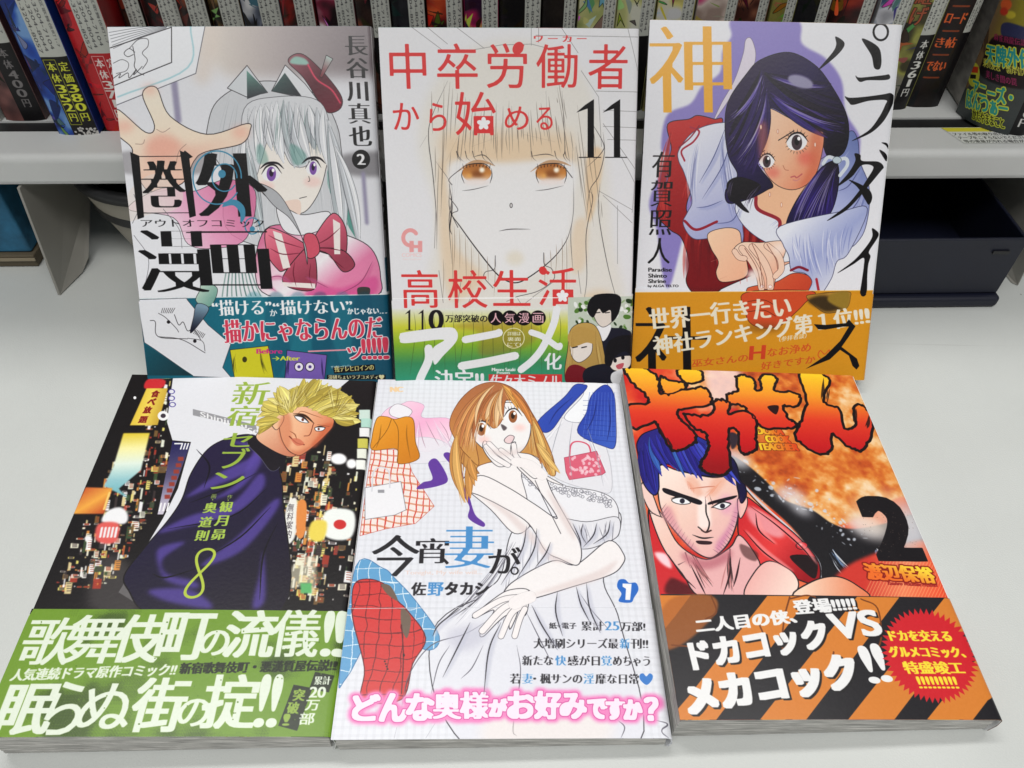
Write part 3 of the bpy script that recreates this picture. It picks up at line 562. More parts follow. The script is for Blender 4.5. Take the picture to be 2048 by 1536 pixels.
def cover_shrine(c):
    """white cover with lilac shade, dark haired figure in white and red robes, ochre band"""
    s = Sheet(128, 182, c, bg=(230, 231, 236))
    s.reg(1240, 20, .29297)
    LI = (140, 128, 196)
    s.poly([(780, 60), (1200, 70), (1240, 230), (1400, 330), (1510, 480), (1540, 700), (1640, 900), (1500, 1100), (700, 1100), (500, 1300), (330, 1900), (250, 1500), (200, 1300), (330, 1000), (280, 950), (320, 720), (480, 640), (560, 520), (680, 430), (700, 280), (760, 180)], LI, soft=4)
    s.poly([(840, 300), (855, 210), (885, 190), (910, 230), (925, 310), (900, 400), (780, 560), (640, 760), (690, 640), (780, 480)], (220, 212, 226), out=(120, 110, 130), ow=1)
    # red skirt
    RD = ('g', (300, 800), (700, 1900), (196, 44, 40), (150, 26, 30), (110, 18, 24))
    s.poly([(325, 780), (470, 745), (530, 720), (640, 745), (700, 770), (600, 1100), (480, 1250), (470, 1400), (700, 1450), (1000, 1400), (1090, 1500), (1100, 1700), (700, 1900), (600, 1960), (500, 1930), (450, 1850), (470, 1730), (420, 1560), (340, 1500), (250, 1400), (270, 1300), (330, 1150), (300, 1080), (350, 950)], RD, out=INK, ow=1.6)
    s.hair([(360, 800), (600, 760)], [(300, 1450), (460, 1300)], 40, 5, [(120, 16, 22), (222, 70, 60), (150, 26, 30)], .08, 20, 2, alpha=.5)
    s.reg(1240, 400, .29297); s.hair([(480, 150), (800, 100), (1050, 150)], [(500, 560), (760, 560), (1000, 300)], 46, 7, [(90, 10, 18), (204, 60, 50), (70, 12, 20)], .1, 30, 3, alpha=.5)
    s.poly([(450, 380), (470, 560), (560, 600), (760, 560), (660, 440), (560, 300)], (120, 18, 24), soft=5, alpha=.7)
    s.reg(1240, 20, .29297)
    # robe
    RB = ('g', (500, 800), (900, 1500), (232, 234, 242), (196, 200, 226), (150, 156, 206))
    s.poly([(400, 960), (470, 860), (560, 800), (700, 770), (800, 800), (830, 1400), (840, 1560), (800, 1600), (640, 1560), (500, 1560), (430, 1460), (460, 1380), (490, 1300), (440, 1120), (400, 1030)], RB, out=(70, 70, 100), ow=1.4)
    s.poly([(1560, 830), (1620, 880), (1640, 1040), (1700, 1200), (1695, 1400), (1640, 1560), (1500, 1640), (1090, 1620), (850, 1480), (800, 1300), (1100, 1150), (1400, 1000)], ('g', (1700, 900), (1100, 1500), (96, 112, 170), (170, 178, 220), (226, 230, 240)), out=(60, 60, 96), ow=1.4)
    s.hair([(560, 820), (700, 790)], [(480, 1380), (800, 1450)], 26, 2.2, [(120, 130, 190), (240, 242, 248), (90, 96, 150)], .1, 22, 5, alpha=.55)
    s.hair([(1600, 900), (1680, 1200)], [(1000, 1500), (1500, 1600)], 30, 2.6, [(120, 130, 190), (236, 240, 248), (90, 100, 160)], -.1, 26, 6, alpha=.5)
    s.line([(480, 800), (540, 830), (500, 900), (420, 960), (440, 1030)], 4, (170, 40, 60)); s.line([(540, 790), (480, 870), (400, 940)], 3, (140, 30, 50)); s.line([(440, 1440), (520, 1500), (660, 1445)], 6, (150, 30, 46))
    for q in ([(720, 800), (640, 1000), (540, 1180)], [(760, 860), (700, 1060), (560, 1290)], [(700, 1300), (600, 1340), (520, 1350)], [(820, 1350), (760, 1440), (640, 1460)], [(1680, 1180), (1600, 1340), (1440, 1480)], [(1640, 1080), (1560, 1200), (1480, 1240)], [(1560, 1380), (1400, 1520), (1250, 1580)]): s.line(q, 1.6, (70, 76, 130), taper=2); s.line([(x+14, y+8) for x, y in q], 9, (150, 158, 206), taper=2, alpha=.5, soft=2)
    # neck and collar
    s.poly([(960, 1150), (1200, 1200), (1300, 1200), (1250, 1400), (1120, 1500), (1080, 1420), (960, 1380), (930, 1280)], (238, 188, 150), out=INK, ow=1)
    s.line([(925, 1270), (940, 1360), (1080, 1430), (1095, 1500), (1200, 1500), (1420, 1420)], 8, (150, 36, 50))
    # face, tilted
    s.poly([(940, 740), (1010, 670), (1200, 760), (1380, 800), (1390, 900), (1330, 1130), (1200, 1225), (1060, 1190), (960, 1050), (930, 900)], ('g', (950, 800), (1380, 1100), (244, 206, 176), (238, 186, 150), (226, 130, 96)), out=INK, ow=1.2)
    s.ell(1040, 1110, 50, 40, (226, 110, 96), soft=10, alpha=.7); s.ell(1270, 1010, 60, 50, (226, 100, 84), soft=12, alpha=.7)
    eye(s, 1205, 905, 70, 66, (66, 50, 56)); eye(s, 1000, 1035, 52, 52, (66, 50, 56))
    s.line([(1080, 890), (1130, 860), (1185, 825)], 1.6); s.line([(945, 990), (985, 960)], 1.6); s.line([(1110, 1060), (1125, 1090), (1150, 1095)], .8, (170, 90, 70)); s.line([(1165, 1142), (1190, 1135), (1205, 1145), (1240, 1120)], 3, (196, 96, 96)); s.line([(1180, 1160), (1205, 1165), (1225, 1150)], 2, (214, 140, 130))
    # hair
    H0 = ('g', (800, 400), (1500, 900), (40, 24, 60), (34, 22, 72), (18, 14, 26))
    s.poly([(715, 800), (740, 620), (860, 440), (960, 340), (1150, 290), (1320, 370), (1430, 500), (1540, 700), (1560, 860), (1520, 980), (1430, 1010), (1390, 940), (1380, 830), (1250, 800), (1100, 700), (1010, 670), (950, 760), (925, 900), (930, 1040), (1040, 1190), (1000, 1230), (880, 1290), (740, 1320), (720, 1230), (800, 1130), (740, 1000)], H0, out=(12, 10, 16), ow=1.4)
    s.hair([(960, 420), (1000, 500), (1010, 620)], [(730, 760), (750, 980), (830, 1100)], 90, 2.2, [(74, 56, 150), (20, 14, 30), (130, 110, 180), (180, 176, 210)], -.14, 10, 4, alpha=.6)
    s.hair([(980, 420), (1020, 560)], [(1300, 500), (1540, 800), (1400, 850)], 100, 2.4, [(70, 50, 156), (18, 12, 30), (110, 84, 170), (50, 36, 120)], .12, 14, 5, alpha=.6)
    s.locks([(960, 420), (1000, 560)], [(735, 760), (760, 1000), (900, 1120)], 16, 46, [(30, 20, 50), (44, 30, 84), (24, 16, 34)], (10, 8, 16), -.16, 10, 4)
    s.locks([(990, 430), (1030, 600)], [(1440, 520), (1540, 760), (1400, 850)], 18, 46, [(30, 20, 54), (48, 34, 104), (24, 16, 34)], (10, 8, 16), .14, 12, 5)
    s.hair([(970, 440), (1000, 560)], [(745, 760), (800, 1040)], 34, 1.8, [(150, 140, 190), (206, 200, 226), (80, 60, 160)], -.16, 8, 14, alpha=.7); s.hair([(1000, 440), (1030, 580)], [(1420, 520), (1520, 800)], 36, 1.8, [(120, 96, 190), (70, 50, 170), (170, 160, 206)], .14, 10, 15, alpha=.6)
    s.ell(1230, 490, 90, 42, (150, 146, 176), rot=.3, soft=3)
    s.poly([(940, 820), (990, 760), (1010, 900), (960, 1040)], (214, 120, 90), soft=8, alpha=.5); s.poly([(1300, 860), (1380, 850), (1340, 1120), (1220, 1215), (1290, 1060)], (206, 96, 64), soft=9, alpha=.5)
    for x, y, rr_ in ((1205, 905, 84), (1000, 1035, 62)):
        for k in range(9): a = .35+k*.3; s.line([(x+rr_*math.cos(a)*.8, y+rr_*math.sin(a)*.78), (x+rr_*math.cos(a)*1.02, y+rr_*math.sin(a)*1.0)], 1, INK, taper=1)
        for k in range(8): a = -2.8+k*.32; s.line([(x+rr_*math.cos(a)*.85, y+rr_*math.sin(a)*.85), (x+rr_*math.cos(a)*1.1, y+rr_*math.sin(a)*1.12)], 1.2, INK, taper=1)
    for x, y in ((960, 800), (1075, 830), (1330, 920), (1100, 1330), (1020, 1260)): s.ell(x, y, 6, 16, (250, 226, 210), out=(190, 110, 80), ow=.8)
    s.poly([(740, 1290), (730, 1180), (820, 1140), (960, 1200), (880, 1290), (820, 1300), (880, 1380), (840, 1370), (780, 1320)], (20, 15, 22)); s.hair([(780, 1150), (960, 1190)], [(740, 1290), (860, 1370)], 20, 1.4, [(110, 100, 130), (50, 44, 70)], .2, 10, 9)
    s.poly([(1390, 1060), (1480, 1040), (1490, 1200), (1440, 1380), (1330, 1480), (1180, 1560), (1130, 1480), (1180, 1340), (1290, 1180)], ('g', (1480, 1060), (1150, 1540), (24, 18, 30), (40, 26, 96), (20, 16, 40)), out=(10, 8, 14), ow=1.2)
    s.hair([(1400, 1060), (1480, 1060)], [(1160, 1400), (1200, 1540), (1420, 1400)], 50, 1.8, [(70, 52, 160), (14, 10, 20), (150, 140, 190)], .08, 14, 6, alpha=.65)
    s.line([(1385, 1050), (1420, 1005), (1480, 1020), (1540, 1015), (1550, 1060), (1500, 1130)], 8, (214, 222, 230)); s.ell(1480, 1025, 30, 24, (190, 206, 214), out=(70, 80, 90), ow=1)
    # forearm and clasped hands
    s.reg(1240, 400, .29297)
    SK = ('g', (620, 250), (1200, 700), (246, 206, 172), (240, 180, 146), (206, 84, 52))
    s.poly([(600, 230), (720, 190), (810, 210), (830, 300), (860, 400), (860, 520), (700, 560), (655, 500), (670, 420), (620, 330)], SK, out=INK, ow=1.2)
    s.poly([(860, 620), (900, 590), (1060, 560), (1180, 500), (1290, 520), (1310, 600), (1260, 700), (1180, 780), (1080, 860), (960, 870), (880, 830), (850, 740)], ('g', (900, 600), (1200, 850), (214, 96, 60), (206, 76, 46), (186, 58, 36)), out=INK, ow=1.2)
    s.poly([(770, 350), (830, 290), (960, 290), (1110, 280), (1130, 340), (1110, 420), (1170, 420), (1080, 480), (1040, 620), (1000, 610), (960, 600), (940, 500), (880, 400), (830, 400)], ('g', (800, 300), (1100, 600), (246, 216, 192), (244, 206, 180), (234, 160, 130)), out=INK, ow=1.2)
    for pts, w_ in (([(830, 330), (900, 420), (950, 520), (965, 600)], 50), ([(900, 320), (980, 420), (1020, 520), (1025, 600)], 52), ([(1000, 310), (1080, 380), (1100, 470), (1060, 520)], 46), ([(780, 350), (810, 390), (850, 400)], 40)): s.limb(pts, w_, (244, 208, 184), (90, 46, 40), 1.4)
    for x, y in ((968, 590), (1024, 592)): s.ell(x, y, 14, 12, (250, 232, 226), out=(190, 120, 100), ow=.8)
    s.hatch([(620, 420), (680, 540)], [(680, 400), (730, 520)], 10, 1, (206, 140, 120), .6)
    for q in ([(900, 300), (950, 420), (975, 600)], [(1000, 300), (1060, 400), (1075, 470)], [(850, 330), (930, 460), (960, 590)], [(870, 700), (980, 690), (1060, 740)], [(870, 770), (980, 760), (1060, 800)], [(900, 640), (1000, 640), (1080, 680)]): s.line(q, 1, (120, 60, 46))
    s.ell(905, 510, 40, 34, (240, 226, 220), soft=9); s.ell(1090, 330, 50, 36, (252, 240, 232), soft=12, alpha=.7)
    # right sleeve
    s.poly([(1090, 180), (1500, 80), (1690, 60), (1560, 360), (1480, 420), (1440, 540), (1340, 680), (1270, 660), (1310, 560), (1260, 500), (1170, 480), (1150, 380), (1110, 300)], ('g', (1150, 200), (1500, 600), (230, 234, 244), (160, 170, 214), (226, 228, 236)), out=(60, 60, 96), ow=1.4)
    s.hair([(1150, 220), (1300, 200), (1600, 150)], [(1180, 400), (1350, 560), (1540, 400)], 30, 2.4, [(120, 130, 190), (240, 242, 250)], .1, 22, 8, alpha=.6); s.line([(1165, 480), (1220, 458), (1280, 480)], 6, (130, 30, 50)); s.line([(1340, 540), (1355, 620)], 6, (170, 40, 56))
    # band
    OC = (214, 146, 30)
    s.poly([(90, 628), (2100, 614), (2100, 1500), (60, 1500)], OC, smooth=0)
    s.poly([(860, 628), (1310, 622), (1260, 700), (1180, 780), (1080, 860), (960, 870), (880, 830), (850, 740)], (206, 76, 38), out=(60, 24, 14), ow=1.2); s.ell(980, 870, 130, 28, (110, 66, 20), soft=12, alpha=.6)
    for q in ([(870, 690), (980, 680), (1060, 720)], [(870, 760), (980, 750), (1060, 790)]): s.line(q, 1.2, (110, 40, 20))
    s.poly([(1270, 660), (1330, 640), (1550, 625), (1570, 660), (1540, 740), (1420, 770), (1350, 740)], (176, 130, 50), out=(60, 40, 20), ow=1); s.poly([(1280, 680), (1400, 650), (1540, 720), (1420, 760), (1340, 730)], (60, 44, 20), soft=5); s.poly([(1420, 690), (1440, 640), (1560, 630), (1540, 740)], (150, 120, 40), soft=3)
    s.line([(110, 628), (1738, 617)], 1, (240, 200, 110))
    K = (14, 12, 14); G = (232, 166, 40)
    s.T('社', 105, 715, 600, 1300, K, bx=10, by=14, dx=10)
    s.T('世界一行きたい', 205, 740, 1160, 890, (232, 226, 206), dy=-95, bx=7, by=-1, dx=14)
    s.T('神社ランキング第１位!!!', 230, 930, 1690, 1060, (232, 226, 206), dy=-215, bx=7, by=-1, dx=14)
    s.T('（参拝者談）', 1085, 930, 1270, 966, (232, 226, 206), dy=-26, bx=1); s.T('巫女さんの', 490, 1085, 870, 1140, (206, 84, 34), dy=-40, bx=2); s.T('H', 886, 995, 985, 1090, (206, 66, 34), bx=8, dy=-8); s.T('なお浄め', 1005, 1010, 1300, 1070, (206, 84, 34), dy=-40, bx=2)
    s.T('好きですか', 962, 1105, 1330, 1160, (206, 84, 34), dy=-50, bx=2); s.line([(1385, 1095), (1350, 1060), (1365, 1025), (1395, 1050), (1425, 1020), (1420, 1060), (1385, 1095)], 1.6, (206, 84, 34))
    s.poly([(1320, 845), (1350, 880), (1400, 882), (1520, 862), (1560, 862), (1500, 960), (1400, 1060), (1265, 1150), (1430, 1085), (1500, 1020), (1560, 1060), (1585, 1130), (1612, 1155), (1632, 1130), (1615, 1080), (1510, 1000), (1560, 930), (1605, 860), (1580, 835), (1560, 812), (1540, 838), (1400, 850)], K, smooth=0)
    s.poly([(1720, 195), (1745, 205), (1770, 232), (1755, 265), (1700, 350), (1710, 385), (1695, 440), (1688, 520), (1685, 620), (1665, 655), (1640, 640), (1650, 560), (1665, 450), (1662, 395), (1590, 440), (1482, 500), (1600, 410), (1680, 320), (1722, 250)], K)
    s.TV('有賀照人', 300, -340+0, 262, 445, 165, K, bx=2.5, by=2.5)
    for st, y, x1 in (('Paradise', 462, 352), ('Shinto', 503, 318), ('Shrine', 540, 312)): s.T(st, 194, y, x1, y+27, K, bx=2, by=0, dx=0)
    s.T('by ALGA TELTO', 190, 578, 398, 600, K, bx=1, dx=0)
    s.reg(1240, 20, .29297)
    s.T('神', 200, 100, 755, 712, (236, 172, 44), bx=9, by=13, dx=10)
    s.poly([(700, 280), (755, 220), (735, 400), (722, 570), (690, 575), (640, 520), (690, 440)], (186, 122, 30), alpha=.0)
    t = np.linspace(0, 6.3, 30); s.line(np.c_[1780+50*np.cos(t), 150+56*np.sin(t)], 4.5, K)
    s.poly([(1470, 182), (1532, 230), (1480, 310), (1350, 412), (1450, 290), (1475, 235)], K); s.poly([(1650, 196), (1760, 250), (1785, 330), (1775, 400), (1735, 395), (1715, 310)], K)
    s.poly([(1608, 448), (1640, 462), (1800, 445), (1835, 440), (1843, 465), (1810, 478), (1690, 480), (1640, 492), (1615, 470)], K)
    s.poly([(1533, 590), (1570, 600), (1680, 592), (1800, 575), (1850, 568), (1880, 600), (1860, 650), (1835, 700), (1790, 770), (1710, 840), (1580, 895), (1700, 820), (1770, 730), (1810, 650), (1815, 615), (1700, 620), (1590, 648), (1560, 630)], K)
    s.poly([(1600, 980), (1640, 990), (1652, 1030), (1760, 1035), (1800, 1070), (1780, 1100), (1690, 1210), (1640, 1270), (1540, 1370), (1410, 1440), (1540, 1340), (1620, 1250), (1690, 1150), (1730, 1070), (1650, 1060), (1580, 1140), (1480, 1205), (1560, 1110), (1605, 1030)], K)
    s.poly([(1560, 1160), (1620, 1180), (1700, 1225), (1722, 1280), (1700, 1330), (1670, 1290), (1620, 1210)], K); s.poly([(1785, 905), (1820, 908), (1838, 930), (1836, 950), (1815, 925)], K); s.poly([(1770, 955), (1810, 975), (1832, 1010), (1820, 1032), (1800, 1010)], K)
    return s
def cover_night(c):
    """night street of lit signs, fair haired figure in a dark coat, grass green band"""
    s = Sheet(128, 182, c, bg=(226, 227, 232))
    s.reg(0, 740, .37109)
    BK = (20, 16, 18)
    s.poly([(680, 0), (935, 30), (900, 280), (930, 380), (1030, 390), (960, 640), (880, 800), (760, 1000), (640, 1200), (800, 1300), (100, 1320)], BK, smooth=0)
    s.poly([(1900, 40), (2060, 40), (2000, 1320), (1480, 1300), (1510, 450), (1650, 420), (1780, 300), (1840, 90)], BK, smooth=0)
    s.poly([(560, 1000), (700, 1050), (760, 1300), (500, 1300), (480, 1150)], (70, 66, 66), soft=14, alpha=.8)
    # lights
    r = np.random.RandomState(11)
    def lamps(poly_, n, seed):
        r = np.random.RandomState(seed)
        (ax, ay), (bx, by), (cx, cy), (dx, dy) = poly_
        for k in range(n):
            u, v = r.rand(), r.rand(); x = lerp(lerp(ax, bx, u), lerp(dx, cx, u), v); y = lerp(lerp(ay, by, u), lerp(dy, cy, u), v)
            w, h = 3+r.rand()**2.4*20, 4+r.rand()**2.4*30; col = [(250, 248, 240), (240, 226, 120), (226, 150, 70), (170, 60, 46), (236, 240, 220), (60, 80, 50), (250, 250, 250), (60, 50, 50), (226, 206, 150), (120, 90, 50), (250, 246, 220)][r.randint(11)]
            s.poly([(x-w, y-h), (x+w, y-h+r.rand()*6), (x+w-h*.3, y+h), (x-w-h*.3, y+h)], col, smooth=0, soft=1, alpha=.95)
            if w > 10:
                for z in range(4): s.line([(x-w*.6, y-h*.7+z*h*.4), (x+w*.5, y-h*.7+z*h*.4)], 1.6, (150, 60, 40) if k % 2 else (80, 70, 70), alpha=.6)
    lamps([(700, 330), (1000, 420), (600, 1150), (280, 1200)], 330, 12); lamps([(800, 100), (930, 60), (880, 420), (760, 420)], 26, 13); lamps([(1530, 470), (1800, 420), (1740, 1240), (1520, 1240)], 300, 14); lamps([(1700, 500), (1940, 560), (1900, 1260), (1640, 1260)], 110, 15)
    s.poly([(810, 20), (925, 30), (918, 48), (808, 44)], (190, 210, 130)); s.poly([(800, 50), (890, 56), (870, 100), (780, 100)], (206, 44, 50), soft=2)
    s.poly([(790, 100), (905, 100), (850, 298), (700, 298), (745, 200)], ('g', (720, 200), (870, 200), (226, 190, 60), (240, 214, 90), (206, 170, 60)), smooth=0, soft=1)
    for ch, x, y in (('食', 838, 130), ('べ', 818, 172), ('放', 796, 216), ('題', 772, 268)): s.T(ch, x-20, y-18, x+20, y+18, (130, 20, 24), bx=3, by=-1)
    s.poly([(665, 340), (808, 340), (760, 540), (640, 640), (690, 690), (560, 625), (610, 520)], ('g', (730, 340), (630, 680), (226, 200, 60), (246, 240, 170), (226, 240, 226), (150, 200, 206), (110, 180, 190)), smooth=0, soft=2)
    s.poly([(460, 630), (605, 636), (560, 775), (395, 774)], ('g', (460, 640), (560, 770), (206, 100, 50), (240, 170, 70), (196, 80, 40)), smooth=0, soft=2); s.line([(590, 660), (560, 750)], 4, (246, 210, 120), soft=1)
    s.ell(880, 248, 30, 26, (240, 240, 240)); s.ell(880, 248, 14, 12, (60, 50, 60)); s.ell(727, 150, 8, 8, WH); s.ell(475, 908, 20, 14, WH, soft=2); s.poly([(580, 760), (650, 740), (690, 780), (670, 830), (550, 820)], WH, soft=3); s.poly([(530, 830), (640, 830), (620, 930), (520, 920)], (226, 96, 90), soft=3)
    for q in range(5): s.line([(550+q*20, 850), (540+q*20, 900)], 4, WH, soft=1)
    s.poly([(930, 385), (1028, 400), (940, 640), (880, 780), (850, 780)], ('g', (940, 400), (900, 760), (36, 34, 84), (90, 84, 120), (206, 200, 214)), smooth=0)
    for q in range(7): s.box(960-q*12, 470+q*34, 990-q*12, 492+q*34, (150, 60, 50), soft=1)
    for x, y in ((925, 118), (925, 154), (930, 188)): s.ell(x, y, 16, 12, (226, 227, 232), out=(70, 60, 150), ow=2)
    s.box(940, 395, 985, 402, WH); 
    for q in range(3): s.line([(984+q*16, 398), (974+q*16, 428)], 3, WH); s.line([(870+q*20, 720), (860+q*20, 760)], 3, WH)
    for x, y, w, h, cc in ((1965, 240, 30, 26, (206, 226, 216)), (1975, 285, 30, 24, (180, 220, 206)), (1965, 335, 28, 24, (240, 240, 240)), (1955, 395, 28, 26, (206, 200, 90)), (1950, 450, 26, 26, (236, 240, 226)), (1945, 510, 26, 26, (244, 246, 240))): s.box(x-w, y-h, x+w, y+h, cc, soft=1)
    s.ell(1825, 480, 44, 30, (250, 250, 250), soft=3); s.ell(1895, 505, 28, 26, (250, 250, 250), soft=3); s.poly([(1760, 760), (1905, 764), (1890, 905), (1750, 895)], (240, 244, 240), soft=3); s.ell(1832, 832, 34, 26, (206, 50, 50), soft=1); s.poly([(1680, 820), (1760, 820), (1740, 920), (1668, 910)], (236, 214, 90), soft=3)
    s.poly([(1545, 740), (1600, 700), (1590, 900), (1530, 930)], (236, 236, 230), soft=2); s.TV('無料案内', 1570, 720, 1555, 910, 36, (60, 50, 60)); s.poly([(1605, 720), (1652, 720), (1640, 890), (1600, 890)], (226, 140, 70), soft=1)
    s.poly([(1580, 1050), (1700, 1010), (1690, 1230), (1660, 1160), (1560, 1180)], (236, 230, 200), soft=4, alpha=.6); s.box(1620, 1150, 1680, 1205, (96, 180, 110), soft=2)
    # strip behind the hair
    s.poly([(1040, 212), (1380, 300), (1390, 345), (1280, 300), (1040, 246)], (150, 150, 154), smooth=0)
    s.T('Shinjuku', 1080, 226, 1330, 262, WH, dy=64, bx=1, dx=0); s.T('Se', 1335, 315, 1392, 345, WH, bx=1, dx=0)
    # coat
    CT = ('g', (1000, 450), (1400, 1250), (34, 26, 60), (30, 24, 52), (24, 18, 34))
    s.poly([(1340, 350), (1400, 380), (1480, 460), (1510, 560), (1525, 700), (1520, 1290), (880, 1300), (760, 1290), (700, 1200), (670, 1110), (780, 960), (900, 820), (980, 700), (1030, 560), (1120, 430), (1230, 370)], CT, out=BK, ow=2)
    PU = (88, 70, 158)
    for q in ([(1240, 390), (1350, 400), (1400, 470), (1320, 560), (1180, 620), (1000, 690), (1180, 560), (1380, 450)], [(1400, 560), (1250, 720), (1020, 790), (850, 880), (1000, 850), (1260, 780), (1420, 640)], [(860, 960), (1000, 930), (880, 1020), (900, 1100), (1050, 1140), (1060, 1180), (900, 1140), (850, 1040)], [(1480, 700), (1490, 760), (1300, 980), (1080, 1060), (1280, 900)], [(1000, 1180), (1120, 1240), (1130, 1290), (900, 1250), (800, 1190)], [(1420, 980), (1430, 1240), (1360, 1280), (1400, 1100)], [(1380, 420), (1410, 500), (1300, 640), (1150, 700), (1290, 600)]): s.poly(q, PU, soft=6, alpha=.8)
    for q in ([(1380, 560), (1200, 650), (1020, 720)], [(1440, 640), (1250, 790), (900, 860)], [(1460, 740), (1300, 900), (1120, 1010)], [(1500, 820), (1420, 1000), (1400, 1240)], [(1100, 1060), (900, 1120), (820, 1100)], [(1060, 430), (1130, 520), (1100, 640)]): s.line(q, 2.4, (14, 10, 22), taper=2)
    s.poly([(1360, 350), (1500, 430), (1510, 520), (1460, 545), (1400, 470), (1335, 400)], (26, 22, 30), out=(90, 90, 110), ow=1); s.poly([(1500, 440), (1540, 470), (1530, 530), (1515, 560), (1505, 500)], (24, 20, 28))
    # head
    SK = ('g', (1460, 300), (1760, 380), (240, 196, 156), (238, 180, 140), (214, 120, 80))
    s.poly([(1380, 360), (1470, 280), (1500, 230), (1570, 300), (1600, 440), (1560, 470), (1460, 430)], ('g', (1400, 300), (1560, 440), (240, 196, 160), (206, 130, 100)), out=INK, ow=1.2)
    s.poly([(1512, 240), (1600, 190), (1780, 250), (1796, 300), (1755, 352), (1705, 400), (1650, 444), (1608, 462), (1550, 430), (1512, 350)], SK, out=INK, ow=1.6)
    s.poly([(1465, 290), (1480, 240), (1520, 232), (1530, 270), (1500, 320), (1480, 320)], (238, 190, 150), out=INK, ow=1.2)
    HC = [(206, 190, 96), (150, 130, 50), (230, 218, 140), (186, 168, 74)]
    s.poly([(1400, 310), (1440, 230), (1480, 160), (1600, 90), (1730, 80), (1850, 120), (1920, 190), (1890, 250), (1805, 262), (1750, 225), (1640, 195), (1560, 225), (1500, 250), (1440, 320)], (202, 186, 92))
    YH = [(206, 190, 96), (190, 172, 76), (222, 208, 122), (170, 150, 62)]; YO = (84, 66, 24)
    s.locks([(1500, 270), (1480, 220)], [(1395, 340), (1380, 270), (1420, 210)], 9, 46, YH, YO, .1, 10, 5)
    s.locks([(1540, 225), (1650, 190), (1800, 262)], [(1430, 190), (1520, 105), (1650, 58), (1790, 70), (1900, 130), (1940, 220), (1910, 290)], 30, 54, YH, YO, .05, 14, 3)
    s.locks([(1540, 240), (1640, 200), (1790, 262)], [(1500, 190), (1600, 130), (1740, 120), (1860, 190), (1900, 250)], 24, 40, YH, YO, .07, 14, 6)
    s.hair([(1560, 220), (1800, 250)], [(1440, 180), (1600, 80), (1760, 70), (1900, 160), (1920, 260)], 90, 1.2, [(236, 226, 160), (130, 110, 44)], .05, 10, 7, alpha=.8)
    s.poly([(1515, 260), (1560, 240), (1575, 330), (1560, 420), (1520, 400), (1500, 330)], (206, 116, 80), soft=5, alpha=.6); s.poly([(1730, 300), (1800, 290), (1760, 350), (1700, 420), (1680, 400), (1720, 350)], (196, 90, 56), soft=5, alpha=.6)
    s.line([(1600, 250), (1625, 225), (1690, 245), (1740, 262)], 1.2, (150, 80, 50), taper=2); s.line([(1560, 330), (1590, 350), (1600, 380)], 1.6, (150, 80, 50), taper=2)
    s.line([(1580, 238), (1640, 246), (1694, 290)], 5.5, (60, 34, 20), taper=2); s.line([(1712, 296), (1775, 306)], 5, (60, 34, 20), taper=2)
    s.poly([(1588, 252), (1630, 258), (1662, 286), (1618, 280)], WH, out=INK, ow=1.2); s.ell(1632, 270, 7, 8, (110, 50, 30)); s.line([(1580, 246), (1630, 252), (1668, 286)], 3.4, INK, taper=2); s.poly([(1700, 312), (1750, 312), (1738, 328), (1705, 330)], WH, out=INK, ow=1.2); s.ell(1718, 320, 6, 7, (110, 50, 30)); s.line([(1696, 312), (1725, 306), (1756, 312)], 3, INK, taper=2)
    s.line([(1690, 290), (1670, 350), (1640, 358)], 1.4, (130, 60, 40)); s.line([(1560, 360), (1600, 395), (1640, 405)], 1.8, (110, 30, 20)); s.poly([(1570, 375), (1610, 372), (1640, 400), (1600, 410)], (206, 110, 84), alpha=.8)
    s.poly([(1530, 400), (1600, 440), (1700, 400), (1640, 455), (1590, 466)], (190, 96, 66), soft=5, alpha=.5)
    # title down the cover
    GR = (150, 178, 66)
    for ch, x, y, w, h in (('新', 1355, 128, 190, 125), ('宿', 1310, 250, 160, 110), ('セ', 1282, 380, 150, 75), ('ブ', 1265, 478, 140, 110), ('ン', 1230, 600, 165, 90)): s.T(ch, x-w/2, y-h/2, x+w/2, y+h/2, GR, bx=4, by=1.5 if ch in '新宿' else 0)
    G2 = (170, 200, 80)
    s.T('作', 1226, 675, 1252, 698, G2); s.T('画', 1140, 672, 1166, 695, G2); s.ell(1231, 704, 3, 3, G2); s.ell(1147, 702, 3, 3, G2)
    for st, x, y in (('観', 1220, 740), ('月', 1195, 815), ('昴', 1178, 890), ('奥', 1135, 745), ('道', 1110, 822), ('則', 1090, 895)): s.T(st, x-33, y-28, x+33, y+28, G2, bx=3, by=-.5)
    t = np.linspace(0, 6.3, 60); s.line(np.c_[1078+46*np.sin(2*t)+44*np.cos(t), 1098-130*np.cos(t)], 5, (180, 200, 70))
    # band
    s.reg(0, 1180, .3418)
    GB = (112, 150, 44)
    s.poly([(205, 112), (2040, 124), (2100, 900), (-300, 900)], GB, smooth=0)
    m = vnoise(s.w, s.h, 120, 31, 3)
    def dots(X, Y):
        d = (np.sin((X+Y)*.9)*np.sin((X-Y)*.9)*.5+.5); k = np.clip((m[Y, X]-.5)*5, 0, 1)*.9+np.clip((Y-900)/400., 0, .3)*0
        v = (d < k*.9)[..., None]; return np.where(v, np.array([46, 62, 30.]), np.array([112., 150, 44]))
    s.poly([(205, 112), (2040, 124), (2100, 900), (-300, 900)], dots, smooth=0, alpha=.75)
    P = (224, 234, 216)
    for ch, x0, x1, y0, y1 in (('歌', 150, 440, 165, 440), ('舞', 400, 710, 150, 432), ('伎', 690, 950, 150, 425), ('町', 940, 1235, 140, 410), ('の', 1180, 1340, 240, 385), ('流', 1330, 1610, 125, 395), ('儀', 1600, 1870, 118, 392)): s.T(ch, x0, y0, x1, y1, P, bx=8 if ch not in '歌舞儀の' else 5, by=-3.5 if ch not in '歌舞儀の' else -1.5)
